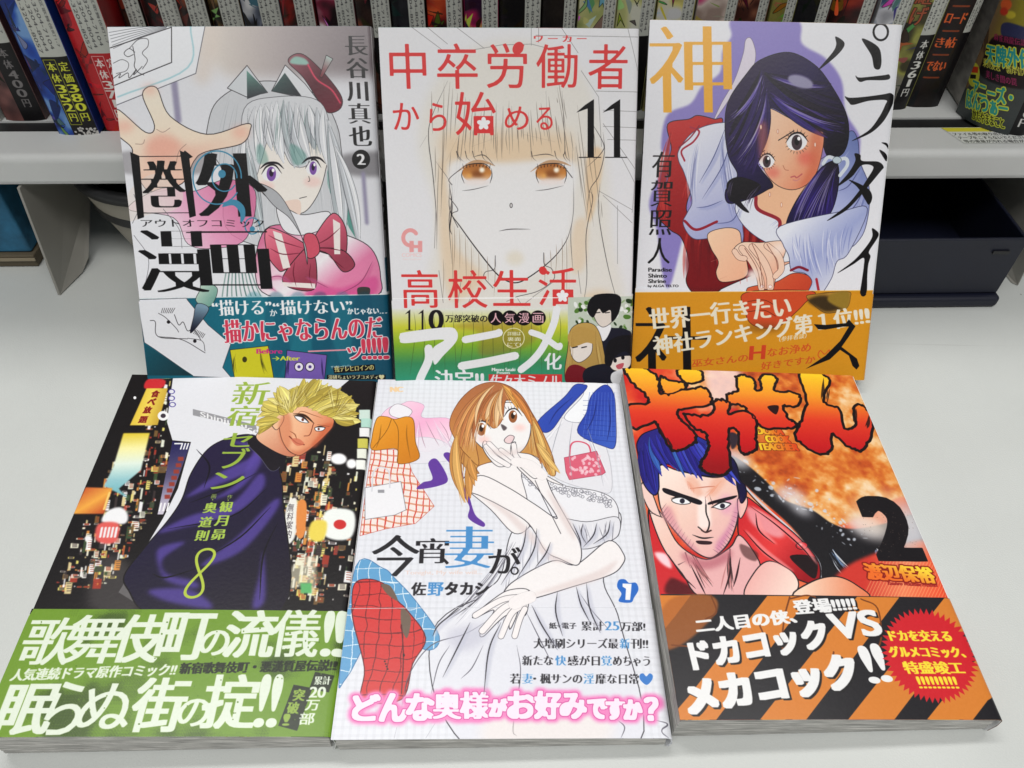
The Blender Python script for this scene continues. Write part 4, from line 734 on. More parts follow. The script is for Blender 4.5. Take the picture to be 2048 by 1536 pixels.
    for x in (1920, 1985): s.T('!', x-30, 122, x+30, 390, P, bx=2, by=-1, rnd=3)
    s.T('人気連続ドラマ原作コミック!!', 75, 465, 1035, 535, P, dy=-32, bx=3, by=-1); s.T('新宿歌舞伎町・悪漢質屋伝説!!', 1060, 430, 1960, 495, (24, 34, 16), dy=-22, bx=3, by=-1)
    for ch, x0, x1, y0, y1 in (('眠', 20, 320, 555, 845), ('ら', 290, 490, 540, 850), ('ぬ', 480, 780, 550, 815), ('街', 790, 1085, 520, 830), ('の', 1050, 1225, 640, 800), ('掟', 1200, 1510, 500, 810)): s.T(ch, x0, y0, x1, y1, P, bx=4 if ch in 'らぬの' else 8, by=-1 if ch in 'らぬの' else -3.5)
    for x in (1540, 1612): s.T('!', x-30, 495, x+30, 805, P, bx=2, by=-1, rnd=3)
    s.poly([(1720, 555), (1830, 575), (1740, 825), (1630, 795)], (36, 46, 28), smooth=0); s.poly([(1845, 480), (1950, 500), (1925, 600), (1810, 580)], (36, 46, 28), smooth=0)
    s.T('累計', 1842, 505, 1935, 555, P, bx=2); s.T('20', 1815, 568, 1905, 630, P, bx=3, by=-1); s.T('万', 1790, 645, 1868, 705, P, bx=2, by=-1); s.T('部', 1755, 718, 1840, 788, P, bx=2, by=-1)
    for ch, x, y in (('突', 1750, 615), ('破', 1715, 690), ('!', 1690, 760)): s.T(ch, x-30, y-34, x+34 if ch != '!' else x+6, y+34, (146, 176, 70), bx=3, by=-1)
    rr = np.random.RandomState(3)
    for k in range(70): s.ell(120+rr.rand()*1800, 150+rr.rand()*680, 3+rr.rand()*3, 3+rr.rand()*3, (90, 124, 40))
    return s
def cover_wardrobe(c):
    """pale checked cover: brown haired figure in a white dress among clothes, white band with pink lettering"""
    s = Sheet(128, 182, c, bg=(228, 230, 237))
    for k in range(0, 128, 3):
        x = k*s.S; s.im[:, int(x):int(x+8)] *= .975
    for k in range(0, 182, 3): s.im[int(k*s.S):int(k*s.S+8)] *= .98
    s.reg(660, 740, .3418)
    WG = ('g', (1200, 500), (1600, 1500), (238, 238, 242), (232, 232, 237), (224, 225, 233)); SK = (240, 236, 236); LN = (46, 44, 52)
    s.T('NC', 355, 100, 425, 130, (240, 206, 160), bx=5, dx=0)
    # pink frock, ochre cardigan, tartan skirt, bag
    s.poly([(300, 270), (350, 220), (420, 200), (470, 185), (550, 210), (540, 280), (700, 290), (705, 400), (640, 460), (510, 470), (330, 290)], ('g', (400, 200), (650, 450), (246, 206, 226), (240, 176, 210), (246, 220, 232)), out=(190, 150, 180), ow=1)
    s.poly([(500, 400), (660, 420), (740, 520), (480, 550), (450, 500)], (228, 226, 234), alpha=.9, out=(190, 190, 200), ow=1)
    s.hair([(520, 300), (600, 290)], [(500, 540), (740, 500)], 26, 1, [(200, 170, 196), (246, 236, 244)], .03, 10, 1)
    s.poly([(350, 230), (400, 200), (480, 240), (440, 285), (360, 270)], (236, 234, 240), out=(120, 110, 120), ow=1)
    m = vnoise(s.w, s.h, 60, 5, 2)
    def tartan(X, Y):
        U = X+m[Y, X]*16; V = Y-X*.15+m[Y, X]*14; o = np.ones(X.shape+(3,))*np.array([240, 228, 222.])
        o = np.where(((U % 22) < 4)[..., None], np.array([214, 70, 60.]), o); o = np.where(((V % 26) < 6)[..., None], o*.35+np.array([206, 110, 70.])*.65, o); return o
    s.poly([(245, 465), (440, 470), (480, 600), (610, 800), (500, 900), (330, 930), (175, 970), (210, 700)], tartan, smooth=0, out=(190, 80, 70), ow=1)
    s.poly([(275, 285), (330, 275), (380, 290), (450, 275), (490, 300), (500, 420), (520, 520), (400, 550), (390, 465), (250, 470), (245, 400)], ('g', (260, 300), (500, 500), (232, 158, 50), (220, 140, 34), (206, 126, 30)), out=(120, 80, 30), ow=1.4)
    s.line([(370, 290), (400, 360), (395, 540)], 1, (130, 84, 20)); s.line([(360, 290), (330, 360), (250, 460)], 1, (130, 84, 20))
    s.poly([(205, 690), (415, 655), (445, 820), (380, 850), (205, 875)], (236, 236, 240), smooth=0, out=(110, 110, 120), ow=1.2); s.line([(245, 710), (255, 600), (300, 570), (345, 600), (350, 690)], 3, (214, 214, 220)); s.box(280, 702, 318, 720, (150, 150, 156))
    VI = (98, 58, 156)
    s.poly([(575, 550), (625, 525), (690, 640), (640, 680), (510, 700), (545, 660), (600, 640)], VI); s.poly([(665, 505), (700, 488), (760, 560), (790, 660), (820, 760), (850, 850), (905, 900), (890, 920), (810, 870), (815, 800), (760, 700), (740, 600)], VI)
    # blue jacket, skirt and flowered bag on the right
    s.poly([(1270, 310), (1400, 290), (1600, 420), (1650, 690), (1560, 710), (1300, 620), (1220, 420)], (226, 226, 232), out=(170, 170, 178), ow=1); s.hair([(1380, 290), (1480, 300)], [(1240, 460), (1640, 690)], 26, 1, [(180, 182, 192), (244, 244, 248)], .03, 10, 2)
    s.poly([(1480, 80), (1600, 70), (1620, 100), (1530, 160), (1480, 300), (1370, 280), (1480, 150)], (238, 240, 244), out=(110, 110, 130), ow=1)
    BJ = ('g', (1300, 200), (1650, 400), (44, 74, 176), (40, 66, 170), (58, 92, 190))
    s.poly([(1480, 85), (1500, 110), (1380, 240), (1300, 350), (1245, 365), (1218, 300), (1370, 160), (1430, 90)], BJ, out=(20, 30, 90), ow=1.2); s.poly([(1610, 85), (1660, 140), (1672, 260), (1670, 440), (1610, 450), (1450, 370), (1500, 250), (1530, 150)], BJ, out=(20, 30, 90), ow=1.2)
    for q in range(9): s.line([(1520+q*18, 130), (1480+q*24, 390)], .8, (90, 120, 210), alpha=.7); s.line([(1480, 180+q*28), (1670, 180+q*30)], .8, (24, 40, 120), alpha=.6)
    s.line([(1400, 520), (1410, 440), (1450, 420), (1510, 440), (1530, 500)], 3.4, (214, 84, 110)); s.poly([(1370, 515), (1560, 475), (1612, 600), (1590, 615), (1400, 645), (1380, 600)], (216, 96, 120), smooth=0, out=(150, 40, 70), ow=1)
    r = np.random.RandomState(4)
    for k in range(40): s.ell(1400+r.rand()*180, 505+r.rand()*110, 10, 8, (240, 200, 210), rot=r.rand()*3, alpha=.8)
    # dress and body
    s.poly([(1060, 960), (1180, 900), (1380, 820), (1520, 870), (1690, 830), (1690, 960), (1640, 1010), (1600, 1240), (1700, 1500), (1800, 2200), (1000, 2300), (650, 2000), (600, 1530), (900, 1300), (1000, 1200)], WG, out=LN, ow=1.6)
    s.poly([(780, 640), (880, 560), (1000, 540), (1160, 560), (1300, 640), (1420, 700), (1560, 740), (1620, 800), (1560, 880), (1420, 870), (1200, 760), (1180, 900), (1080, 960), (940, 820), (800, 700)], SK, out=LN, ow=1.4)
    s.poly([(1120, 610), (1180, 600), (1300, 660), (1420, 690), (1560, 710), (1660, 760), (1690, 860), (1640, 1000), (1480, 1040), (1300, 1000), (1180, 900), (1150, 740)], WG, out=LN, ow=1.2)
    rr = np.random.RandomState(6)
    for k in range(120):
        t = rr.rand(); a = [(1140, 640), (1230, 670), (1330, 700), (1440, 720), (1550, 740), (1650, 780)]; i = int(t*5); f = t*5-i; x, y = lerp(a[i][0], a[i+1][0], f)+rr.randn()*14, lerp(a[i][1], a[i+1][1], f)+rr.randn()*16; s.ell(x, y, 9, 8, (228, 228, 234), out=(110, 110, 120), ow=1)
    s.poly([(1160, 900), (1300, 860), (1500, 890), (1680, 860), (1690, 960), (1620, 1010), (1480, 1050), (1300, 1000)], (226, 226, 232), out=LN, ow=1.2)
    s.hair([(1150, 900), (1400, 880), (1650, 880)], [(1100, 1260), (1460, 1060), (1640, 1020)], 40, 1.6, [(150, 150, 164), (244, 244, 248), (90, 88, 100)], .05, 20, 7, alpha=.7)
    s.hair([(1080, 1000), (1050, 1200)], [(700, 1500), (1000, 1520)], 40, 1.8, [(150, 150, 164), (244, 244, 248), (80, 78, 92)], -.08, 26, 8, alpha=.7)
    # lower arm across the waist, hand
    s.poly([(1630, 1000), (1720, 1080), (1710, 1140), (1640, 1200), (1420, 1270), (1180, 1340), (1160, 1290), (1020, 1340), (1060, 1250), (1300, 1120), (1440, 1140)], SK, out=LN, ow=1.6)
    s.poly([(800, 700), (880, 740), (1000, 800), (1160, 900), (1260, 1060), (1350, 1110), (1440, 1145), (1470, 1100), (1460, 1010), (1400, 900), (1300, 720), (1250, 600), (1180, 520), (1090, 560), (1200, 680), (1330, 870), (1200, 790), (1040, 690), (880, 620)], SK, out=LN, ow=1.6)
    # head and hair behind
    HH = ('g', (900, 80), (1100, 620), (170, 104, 62), (190, 126, 66), (206, 156, 84))
    s.poly([(720, 330), (740, 210), (850, 100), (980, 75), (1100, 130), (1180, 250), (1240, 360), (1300, 500), (1320, 610), (1280, 610), (1180, 500), (880, 560), (870, 610), (780, 560), (740, 450)], HH, out=(110, 60, 30), ow=1.4)
    s.hair([(1180, 280), (1200, 400)], [(1200, 520), (1310, 620)], 34, 2, [(206, 150, 80), (140, 86, 50), (222, 186, 120)], .08, 12, 9)
    s.hair([(740, 350), (800, 400)], [(800, 780), (780, 620)], 26, 2, [(206, 150, 80), (140, 86, 50), (196, 140, 70)], .08, 14, 10)
    s.poly([(820, 300), (900, 220), (1050, 180), (1140, 230), (1175, 330), (1150, 440), (1080, 500), (960, 500), (870, 440), (830, 380)], (238, 236, 236), out=LN, ow=1.4)
    eye(s, 885, 350, 50, 48, (150, 90, 50)); eye(s, 1070, 275, 48, 46, (150, 90, 50)); s.line([(810, 290), (860, 262), (900, 262)], 1.4); s.line([(985, 215), (1030, 192), (1075, 196)], 1.4)
    s.poly([(1000, 320), (1035, 340), (1015, 358)], (90, 80, 84), soft=1); s.poly([(1020, 410), (1050, 385), (1078, 395), (1060, 430), (1030, 430)], (232, 206, 208), out=LN, ow=1.2)
    s.poly([(700, 330), (740, 210), (850, 100), (980, 75), (1110, 140), (1190, 280), (1100, 200), (1030, 180), (1010, 290), (960, 345), (900, 300), (840, 310), (850, 420), (870, 560), (800, 500), (760, 450)], ('g', (900, 90), (850, 500), (172, 104, 64), (186, 118, 66), (204, 148, 80)), out=(110, 60, 30), ow=1.2)
    s.hair([(960, 95), (1000, 110)], [(740, 330), (820, 500), (960, 330), (1010, 300)], 90, 2, [(130, 70, 44), (236, 196, 150), (206, 140, 60), (240, 226, 206)], .12, 12, 11, alpha=.7)
    s.hair([(1000, 95), (1060, 110)], [(1100, 230), (1190, 330)], 30, 2, [(130, 70, 44), (220, 160, 90)], -.1, 10, 12, alpha=.7)
    # raised hand at the chin
    s.poly([(1090, 560), (990, 570), (930, 520), (895, 460), (900, 420), (930, 430), (1000, 480), (1050, 510), (1060, 440), (1085, 425), (1090, 480), (1180, 500), (1240, 560), (1200, 640)], SK, out=LN, ow=1.4)
    for q in ([(930, 470), (1000, 520)], [(960, 520), (1030, 550)], [(1060, 450), (1068, 500)], [(1200, 650), (1250, 760), (1350, 960)]): s.line(q, 1, LN)
    # hand on the hip
    s.poly([(1160, 1290), (1160, 1380), (1140, 1440), (1110, 1400), (1080, 1470), (1050, 1520), (1040, 1440), (980, 1480), (900, 1560), (880, 1540), (960, 1410), (860, 1450), (840, 1440), (960, 1340), (1050, 1290)], SK, out=LN, ow=1.4)
    s.line([(870, 1340), (760, 1390), (640, 1490)], 1.6, LN, taper=2); s.line([(900, 1310), (820, 1380), (700, 1460)], 1.2, LN, taper=2)
    # red and blue checked coats
    def check(base, ln):
        def f(X, Y):
            U = X+m[Y, X]*30; V = Y+m[Y, X]*30; o = np.ones(X.shape+(3,))*np.array(base, float)
            return np.where((((U % 34) < 2.4) | ((V % 38) < 2.4))[..., None], np.array(ln, float), o)
        return f
    bl = check((96, 160, 206), (220, 236, 244)); rd = check((210, 52, 50), (110, 24, 30))
    s.poly([(150, 1150), (310, 1160), (380, 1220), (500, 1350), (640, 1560), (560, 1640), (300, 1500), (100, 1800), (60, 1800)], bl, out=(60, 110, 160), ow=1.2)
    s.reg(640, 1180, .37109)
    s.poly([(180, -20), (250, -60), (350, -30), (420, 60), (470, 110), (570, 260), (500, 400), (440, 590), (230, 590), (240, 420), (180, 160)], rd, out=(90, 20, 26), ow=1.6)
    s.poly([(330, -30), (380, -20), (420, 60), (360, 20)], (110, 90, 76)); s.poly([(440, 100), (490, 150), (470, 260), (440, 200)], (110, 92, 78)); s.line([(440, 190), (450, 360), (440, 560)], 1.4, (90, 20, 26)); s.ell(452, 352, 6, 9, (40, 20, 24))
    for q in range(4): s.ell(350+q*5, 385+q*14, 5, 5, (60, 30, 30))
    # skirt folds below
    for q in ([(900, 170), (780, 240), (600, 300), (480, 460), (440, 640)], [(880, 300), (820, 420), (760, 480)], [(700, 300), (640, 400), (600, 560)], [(1060, 300), (1080, 460), (1040, 740), (1060, 790)], [(1110, 120), (1180, 260), (1250, 400)], [(1400, 20), (1470, 120), (1560, 220)], [(900, 380), (900, 560)], [(1600, 700), (1640, 740), (1620, 800)], [(1800, 700), (1860, 720), (1840, 760), (1870, 800)], [(400, 800), (415, 740)], [(620, 720), (570, 800)]): s.line(q, 1.2, (90, 88, 100), taper=2)
    s.poly([(700, 220), (880, 190), (900, 260), (800, 330), (700, 300)], (190, 190, 206), soft=12, alpha=.6); s.poly([(960, 620), (1300, 620), (1560, 700), (1500, 820), (900, 820)], (242, 228, 218), soft=16, alpha=.5)
    s.poly([(60, 700), (60, 110), (200, 105), (120, 460)], (228, 232, 238), alpha=.0)
    K = (24, 22, 28); B = (70, 140, 200)
    s.T('紙+電子', 1235, 178, 1380, 212, K, bx=1); 
    for st, x0, x1, y0, y1, cc in (('累計', 1408, 1525, 170, 222, K), ('25', 1535, 1610, 170, 220, B), ('万部!', 1618, 1750, 172, 224, K), ('大増刷シリーズ最', 1152, 1605, 262, 318, K), ('新', 1615, 1668, 262, 318, B), ('刊!!', 1675, 1765, 262, 318, K), ('新たな', 1090, 1255, 355, 410, K), ('快', 1268, 1325, 355, 410, B), ('感が日', 1335, 1505, 355, 410, K), ('覚', 1515, 1570, 355, 410, B), ('めちゃう', 1580, 1775, 358, 412, K), ('若', 1025, 1080, 452, 508, K), ('妻', 1090, 1145, 452, 508, B), ('・楓サンの', 1150, 1410, 452, 508, K), ('淫', 1420, 1475, 452, 508, B), ('靡な日常', 1485, 1715, 452, 508, K)): s.T(st, x0, y0, x1, y1, cc, bx=2, by=1, dx=0)
    s.poly([(1758, 512), (1725, 485), (1722, 458), (1740, 450), (1757, 466), (1775, 450), (1792, 462), (1786, 488)], (50, 120, 200))
    PK = (226, 110, 180)
    for ch, x0, x1, y0, y1 in (('ど', 180, 320, 565, 700), ('ん', 325, 465, 560, 705), ('な', 470, 610, 562, 700), ('奥', 615, 755, 550, 695), ('様', 760, 905, 550, 695), ('が', 915, 1005, 590, 680), ('お', 1015, 1155, 550, 690), ('好', 1160, 1295, 550, 692), ('み', 1298, 1430, 560, 690), ('で', 1445, 1540, 590, 690), ('す', 1545, 1635, 590, 695), ('か', 1640, 1730, 595, 695), ('？', 1750, 1815, 580, 700)): s.T(ch, x0, y0, x1, y1, PK, bx=5, glow=(236, 130, 190), gw=16, dx=0, dy=2)
    for ch, x0, x1, y0, y1 in (('ど', 180, 320, 565, 700), ('ん', 325, 465, 560, 705), ('な', 470, 610, 562, 700), ('奥', 615, 755, 550, 695), ('様', 760, 905, 550, 695), ('が', 915, 1005, 590, 680), ('お', 1015, 1155, 550, 690), ('好', 1160, 1295, 550, 692), ('み', 1298, 1430, 560, 690), ('で', 1445, 1540, 590, 690), ('す', 1545, 1635, 590, 695), ('か', 1640, 1730, 595, 695), ('？', 1750, 1815, 580, 700)): s.T(ch, x0, y0, x1, y1, (248, 226, 240), bx=7, by=-5 if ch not in '奥様' else -1, out=(206, 70, 150), ow=3, rnd=3, dx=0, dy=2)
    s.line([(150, 100), (1790, 96)], .8, (206, 208, 214))
    s.reg(660, 740, .3418)
    # fingers, skin shade and folds
    SH = (222, 206, 204); F_ = (240, 235, 235); LN = (46, 44, 52)
    for pts, w_ in (([(1040, 560), (960, 510), (915, 450)], 34), ([(1060, 540), (990, 490), (930, 432)], 30), ([(1090, 540), (1040, 500), (1000, 470)], 28), ([(1120, 540), (1085, 500), (1075, 440)], 30)): s.limb(pts, w_, F_, LN, 1.3)
    s.limb([(1240, 620), (1170, 560), (1090, 540)], 70, F_, LN, 0)
    for pts, w_ in (([(1120, 1330), (1000, 1350), (850, 1440)], 30), ([(1120, 1350), (1010, 1400), (890, 1530)], 32), ([(1130, 1380), (1060, 1430), (1000, 1560)], 30), ([(1140, 1400), (1110, 1460), (1080, 1560)], 28)): s.limb(pts, w_, F_, LN, 1.3)
    s.limb([(1170, 1330), (1110, 1350), (1080, 1370)], 70, F_, LN, 0)
    for q in ([(900, 760), (1050, 860), (1200, 1010), (1300, 1110), (1430, 1140)], [(1440, 1010), (1380, 880), (1280, 720)], [(1690, 1130), (1560, 1220), (1200, 1330)]): s.line([(x-8, y-12) for x, y in q], 16, SH, soft=5, alpha=.7, taper=2)
    s.poly([(900, 440), (860, 330), (880, 420), (960, 500), (1080, 500), (1150, 440), (1080, 470), (960, 470)], SH, soft=6, alpha=.6)
    for x, y in ((900, 410), (1110, 340)): s.ell(x, y, 34, 20, (244, 196, 190), soft=8, alpha=.7)
    for x, y in ((885, 350), (1070, 275)):
        for k in range(6): s.line([(x-40+k*16, y-46), (x-48+k*19, y-62)], 1.1, LN, taper=1)
    for k, q in enumerate(([(1150, 920), (1120, 1060), (1000, 1260)], [(1210, 930), (1190, 1060), (1090, 1230)], [(1290, 1010), (1260, 1080), (1200, 1160)], [(1560, 900), (1540, 970), (1480, 1040)], [(1640, 880), (1620, 960), (1540, 1020)], [(1480, 900), (1470, 960), (1500, 1020)], [(1420, 900), (1460, 990), (1470, 1050)], [(1500, 1250), (1520, 1400), (1580, 1540)], [(1330, 1300), (1320, 1420), (1360, 1560)], [(1000, 1480), (930, 1640), (900, 1900)], [(820, 1480), (760, 1600), (660, 1800)], [(1180, 1380), (1240, 1500), (1330, 1640)], [(760, 1400), (640, 1490), (600, 1560)], [(1440, 1270), (1470, 1380), (1520, 1480)])):
        s.line([(x+9, y+5) for x, y in q], 11, (190, 192, 208), taper=2, alpha=.6, soft=3); s.line(q, 1.7, LN, taper=2)
    s.locks([(960, 92), (1010, 110)], [(730, 330), (750, 430), (800, 480), (850, 300), (900, 290), (960, 340), (1010, 290)], 17, 30, [(186, 118, 70), (168, 100, 58), (206, 146, 88), (224, 186, 140)], (100, 56, 30), .14, 8, 3)
    s.locks([(1010, 92), (1060, 120)], [(1080, 220), (1150, 260), (1190, 360)], 6, 28, [(196, 124, 62), (180, 104, 56), (222, 160, 80)], (100, 56, 30), -.1, 8, 4)
    s.locks([(740, 380), (820, 520)], [(770, 640), (800, 800), (870, 610)], 8, 34, [(198, 140, 74), (176, 112, 60), (214, 166, 96)], (110, 66, 30), .1, 12, 5); s.locks([(1185, 300), (1210, 430)], [(1210, 500), (1290, 620), (1330, 620)], 8, 34, [(198, 144, 76), (176, 112, 60), (216, 176, 104)], (110, 66, 30), -.06, 10, 6)
    for q in ([(560, 300), (600, 380), (640, 450)], [(520, 300), (540, 400), (560, 460)], [(640, 300), (680, 360), (700, 420)], [(1420, 300), (1400, 480), (1420, 660)], [(1500, 320), (1560, 500), (1600, 680)], [(1360, 280), (1320, 400), (1290, 520)]): s.line(q, 1, (170, 130, 150) if q[0][0] < 900 else (150, 152, 164), taper=2)
    for q in ([(300, 320), (290, 400), (270, 460)], [(450, 320), (450, 400), (470, 520)], [(1420, 160), (1330, 240), (1280, 320)], [(1560, 180), (1540, 280), (1500, 360)], [(1630, 160), (1640, 300), (1620, 420)]): s.line(q, 2, (150, 96, 20) if q[0][0] < 900 else (20, 34, 110), taper=2, alpha=.8)
    # titles
    s.T('今', 245, 965, 520, 1210, K, bx=5, by=2); s.T('宵', 505, 985, 690, 1135, K, bx=4, by=2); s.T('、', 650, 1098, 695, 1140, K, bx=2); s.T('妻', 680, 915, 950, 1165, B, bx=8, by=4); s.T('が', 930, 1040, 1115, 1195, K, bx=3, rnd=1)
    t = np.linspace(0, 6.3, 20); s.line(np.c_[1080+20*np.cos(t), 1178+20*np.sin(t)], 2, K)
    s.T('Tonight, My wife will...', 440, 1175, 890, 1205, (226, 206, 200), bx=1, dx=0)
    s.T('佐', 478, 1245, 560, 1320, K, bx=3, by=-1); s.T('野', 575, 1245, 662, 1322, B, bx=3, by=-1); s.T('タカシ', 675, 1245, 925, 1318, K, bx=4, by=-2)
    s.poly([(1690, 1355), (1705, 1310), (1680, 1270), (1690, 1230), (1725, 1225), (1750, 1245), (1790, 1245), (1805, 1285), (1780, 1330), (1760, 1360)], (36, 104, 196)); s.poly([(1712, 1268), (1712, 1250), (1765, 1250), (1762, 1290), (1756, 1345), (1728, 1345), (1732, 1280)], WH, smooth=0)
    return s
def cover_cook(c):
    """orange and red cover with brush title, frowning figure in red and a black pan, striped band"""
    s = Sheet(128, 182, c, bg=(226, 150, 60))
    s.reg(1220, 720, .3418)
    m = vnoise(s.w, s.h, 130, 21, 4); m2 = vnoise(s.w, s.h, 26, 23, 3)
    def fried(X, Y):
        v = np.clip((m[Y, X]-.5)*1.1+(m2[Y, X]-.5)*.5+.5, 0, 1); st = [0, .3, .5, .62, .75, 1]; cs = np.array([(120, 40, 22), (196, 84, 34), (220, 126, 50), (232, 158, 84), (240, 196, 140), (250, 232, 206)], float)
        return np.stack([np.interp(v, st, cs[:, i]) for i in range(3)], -1)
    def red(X, Y):
        v = m[Y, X]; st = [0, .4, .55, .7, 1]; cs = np.array([(170, 24, 26), (206, 40, 34), (226, 80, 44), (240, 150, 110), (246, 220, 214)], float)
        return np.stack([np.interp(v, st, cs[:, i]) for i in range(3)], -1)
    s.poly([(-100, -100), (2500, -100), (2500, 2400), (-100, 2400)], red, smooth=0)
    s.poly([(500, 30), (1500, 60), (1800, 800), (1700, 800), (1400, 950), (1250, 980), (1000, 850), (820, 640), (700, 520), (760, 300), (560, 260)], fried, smooth=1, soft=4)
    s.poly([(560, 40), (760, 60), (720, 250), (600, 300)], (246, 226, 226), soft=14, alpha=.8)
    s.poly([(690, 560), (780, 600), (900, 700), (1020, 820), (1180, 880), (1300, 960), (1420, 990), (1600, 960), (1820, 900), (1860, 1050), (1560, 1160), (1460, 1340), (1240, 1290), (1200, 1170), (1060, 980), (860, 800), (740, 680)], (28, 26, 30), soft=2)
    r = np.random.RandomState(8)
    for k in range(90):
        t = r.rand(); x, y = lerp(760, 1500, t)+r.randn()*50, lerp(640, 1060, t)+r.randn()*40; s.ell(x, y, 3+r.rand()**3*18, 2+r.rand()**3*10, (206, 214, 226), rot=r.rand(), soft=1, alpha=.8)
    for p in ((740, 580, 90, 50), (1060, 800, 100, 50), (1500, 980, 120, 60), (1760, 1000, 100, 90), (1120, 880, 60, 30)): s.ell(*p, (226, 226, 232), rot=.4, soft=16, alpha=.75)
    s.hair([(1280, 1100), (1560, 1120)], [(1380, 1260), (1600, 1160)], 40, 3, [(120, 150, 190), (226, 232, 240), (20, 20, 26)], .1, 26, 5, alpha=.8)
    s.line([(700, 640), (860, 820), (1060, 1000), (1210, 1170), (1230, 1280)], 4, (206, 206, 214)); s.line([(705, 655), (860, 835), (1050, 1010), (1195, 1180), (1215, 1290)], 2, BK6)
    s.poly([(1480, 1160), (1900, 1060), (2010, 1400), (1300, 1400), (1300, 1290)], ('g', (1500, 1200), (1950, 1380), (206, 56, 46), (240, 130, 90), (236, 80, 50)), soft=5)
    for q in range(26): s.line([(1480+q*20, 1390), (1580+q*20, 1180)], .8, (250, 200, 130), alpha=.5)
    # coat
    RC = ('g', (800, 900), (1200, 1200), (206, 40, 46), (226, 60, 60), (150, 16, 26))
    s.poly([(780, 800), (900, 880), (1100, 1040), (1220, 1190), (1210, 1310), (1100, 1290), (880, 1200), (760, 1060), (750, 900)], RC, out=INK, ow=2.6)
    s.poly([(800, 860), (920, 920), (1020, 1020), (960, 1040), (830, 960)], (240, 170, 176), soft=6, alpha=.8); s.poly([(1050, 1150), (1200, 1160), (1200, 1280), (1130, 1240)], (30, 16, 20)); s.ell(1120, 1090, 34, 22, (206, 40, 50), out=INK, ow=1.6); s.ell(1110, 1085, 12, 8, (250, 230, 230), soft=1)
    s.poly([(230, 870), (330, 1080), (420, 1200), (580, 1370), (300, 1400), (240, 1100)], RC, out=INK, ow=2.6); s.poly([(260, 1130), (330, 1140), (360, 1220), (300, 1190)], (250, 210, 216), soft=4); s.poly([(350, 1280), (420, 1300), (540, 1370), (330, 1370)], (90, 10, 20), soft=4)
    # neck and shoulder
    SK = ('g', (300, 700), (760, 1100), (246, 226, 214), (240, 200, 186), (232, 176, 176))
    s.poly([(220, 840), (300, 900), (400, 1080), (560, 1170), (700, 1100), (760, 1030), (870, 1180), (880, 1280), (1000, 1390), (560, 1400), (420, 1250), (300, 1080)], SK, out=INK, ow=2.2)
    s.poly([(760, 1080), (860, 1130), (850, 1180), (780, 1150)], (60, 30, 30), soft=2, alpha=.6); s.hair([(460, 1130), (700, 1130)], [(600, 1330), (700, 1350)], 26, 2.2, [(40, 24, 26), (190, 120, 120)], .05, 26, 5, alpha=.8)
    s.poly([(790, 1390), (840, 1250), (930, 1180), (1060, 1240), (1100, 1330), (1020, 1400)], ('g', (830, 1250), (1060, 1380), (236, 176, 170), (246, 220, 206)), out=INK, ow=2)
    s.poly([(1080, 1390), (1180, 1300), (1320, 1270), (1440, 1320), (1500, 1400)], ('g', (1120, 1300), (1480, 1400), (246, 214, 190), (230, 130, 90)), out=INK, ow=2.4)
    # face
    s.poly([(290, 620), (400, 650), (600, 690), (720, 680), (750, 760), (745, 930), (700, 1060), (630, 1140), (570, 1160), (480, 1110), (360, 980), (300, 880), (280, 760)], SK, out=INK, ow=2.6)
    s.poly([(180, 740), (220, 720), (290, 900), (300, 920), (240, 890), (200, 820)], (240, 206, 196), out=INK, ow=2)
    s.poly([(745, 820), (795, 800), (800, 860), (760, 930)], (240, 190, 180), out=INK, ow=1.6)
    s.ell(680, 850, 40, 60, (226, 150, 190), soft=12, alpha=.6); s.ell(350, 900, 46, 60, (244, 190, 170), soft=12, alpha=.6)
    s.poly([(520, 800), (575, 830), (590, 960), (560, 990), (515, 970)], (250, 236, 230), soft=5, alpha=.8)
    s.poly([(315, 750), (420, 785), (530, 825), (520, 850), (420, 815), (320, 780)], (24, 18, 26)); s.poly([(575, 850), (590, 830), (735, 795), (720, 815), (640, 835)], (24, 18, 26))
    for x, y, k in ((420, 825, 1), (655, 855, -1)):
        s.poly([(x-58, y-8*k), (x, y-18), (x+50, y+12*k), (x+4, y+22), (x-44, y+12)], WH, out=INK, ow=1.6); s.ell(x+2, y+2, 15, 15, (40, 36, 50)); s.line([(x-66, y-14*k), (x, y-22), (x+56, y+8*k)], 3.4, INK, taper=2)
    s.line([(560, 850), (562, 900), (580, 960), (560, 1010), (515, 980)], 2, INK); s.line([(535, 1000), (560, 1012), (590, 1000)], 3, (70, 40, 40)); s.line([(480, 1025), (540, 1045), (605, 1040)], 2.6, INK, taper=2); s.poly([(505, 1060), (590, 1065), (585, 1082), (520, 1080)], (50, 26, 34))
    s.line([(470, 755), (560, 745), (610, 742)], 1.6, (190, 110, 90)); s.hair([(450, 700), (650, 710)], [(500, 790), (570, 800)], 16, 2, [(236, 170, 140), (226, 150, 130)], 0, 10, 3, alpha=.6)
    # hair
    s.poly([(165, 560), (160, 480), (220, 420), (400, 400), (700, 560), (760, 700), (790, 740), (795, 800), (765, 840), (745, 760), (720, 690), (600, 685), (450, 660), (370, 620), (290, 620), (285, 760), (250, 790), (190, 710)], ('g', (200, 450), (700, 700), (40, 34, 120), (40, 50, 150), (24, 20, 60)), out=(14, 12, 30), ow=2.4)
    s.ell(430, 540, 100, 30, (90, 170, 206), rot=.1, soft=10, alpha=.7); s.ell(300, 550, 60, 26, (120, 70, 160), rot=-.2, soft=9, alpha=.7); s.hair([(200, 460), (700, 560)], [(240, 700), (700, 700)], 60, 2, [(20, 16, 60), (60, 70, 190), (30, 20, 90)], .04, 14, 4, alpha=.5)
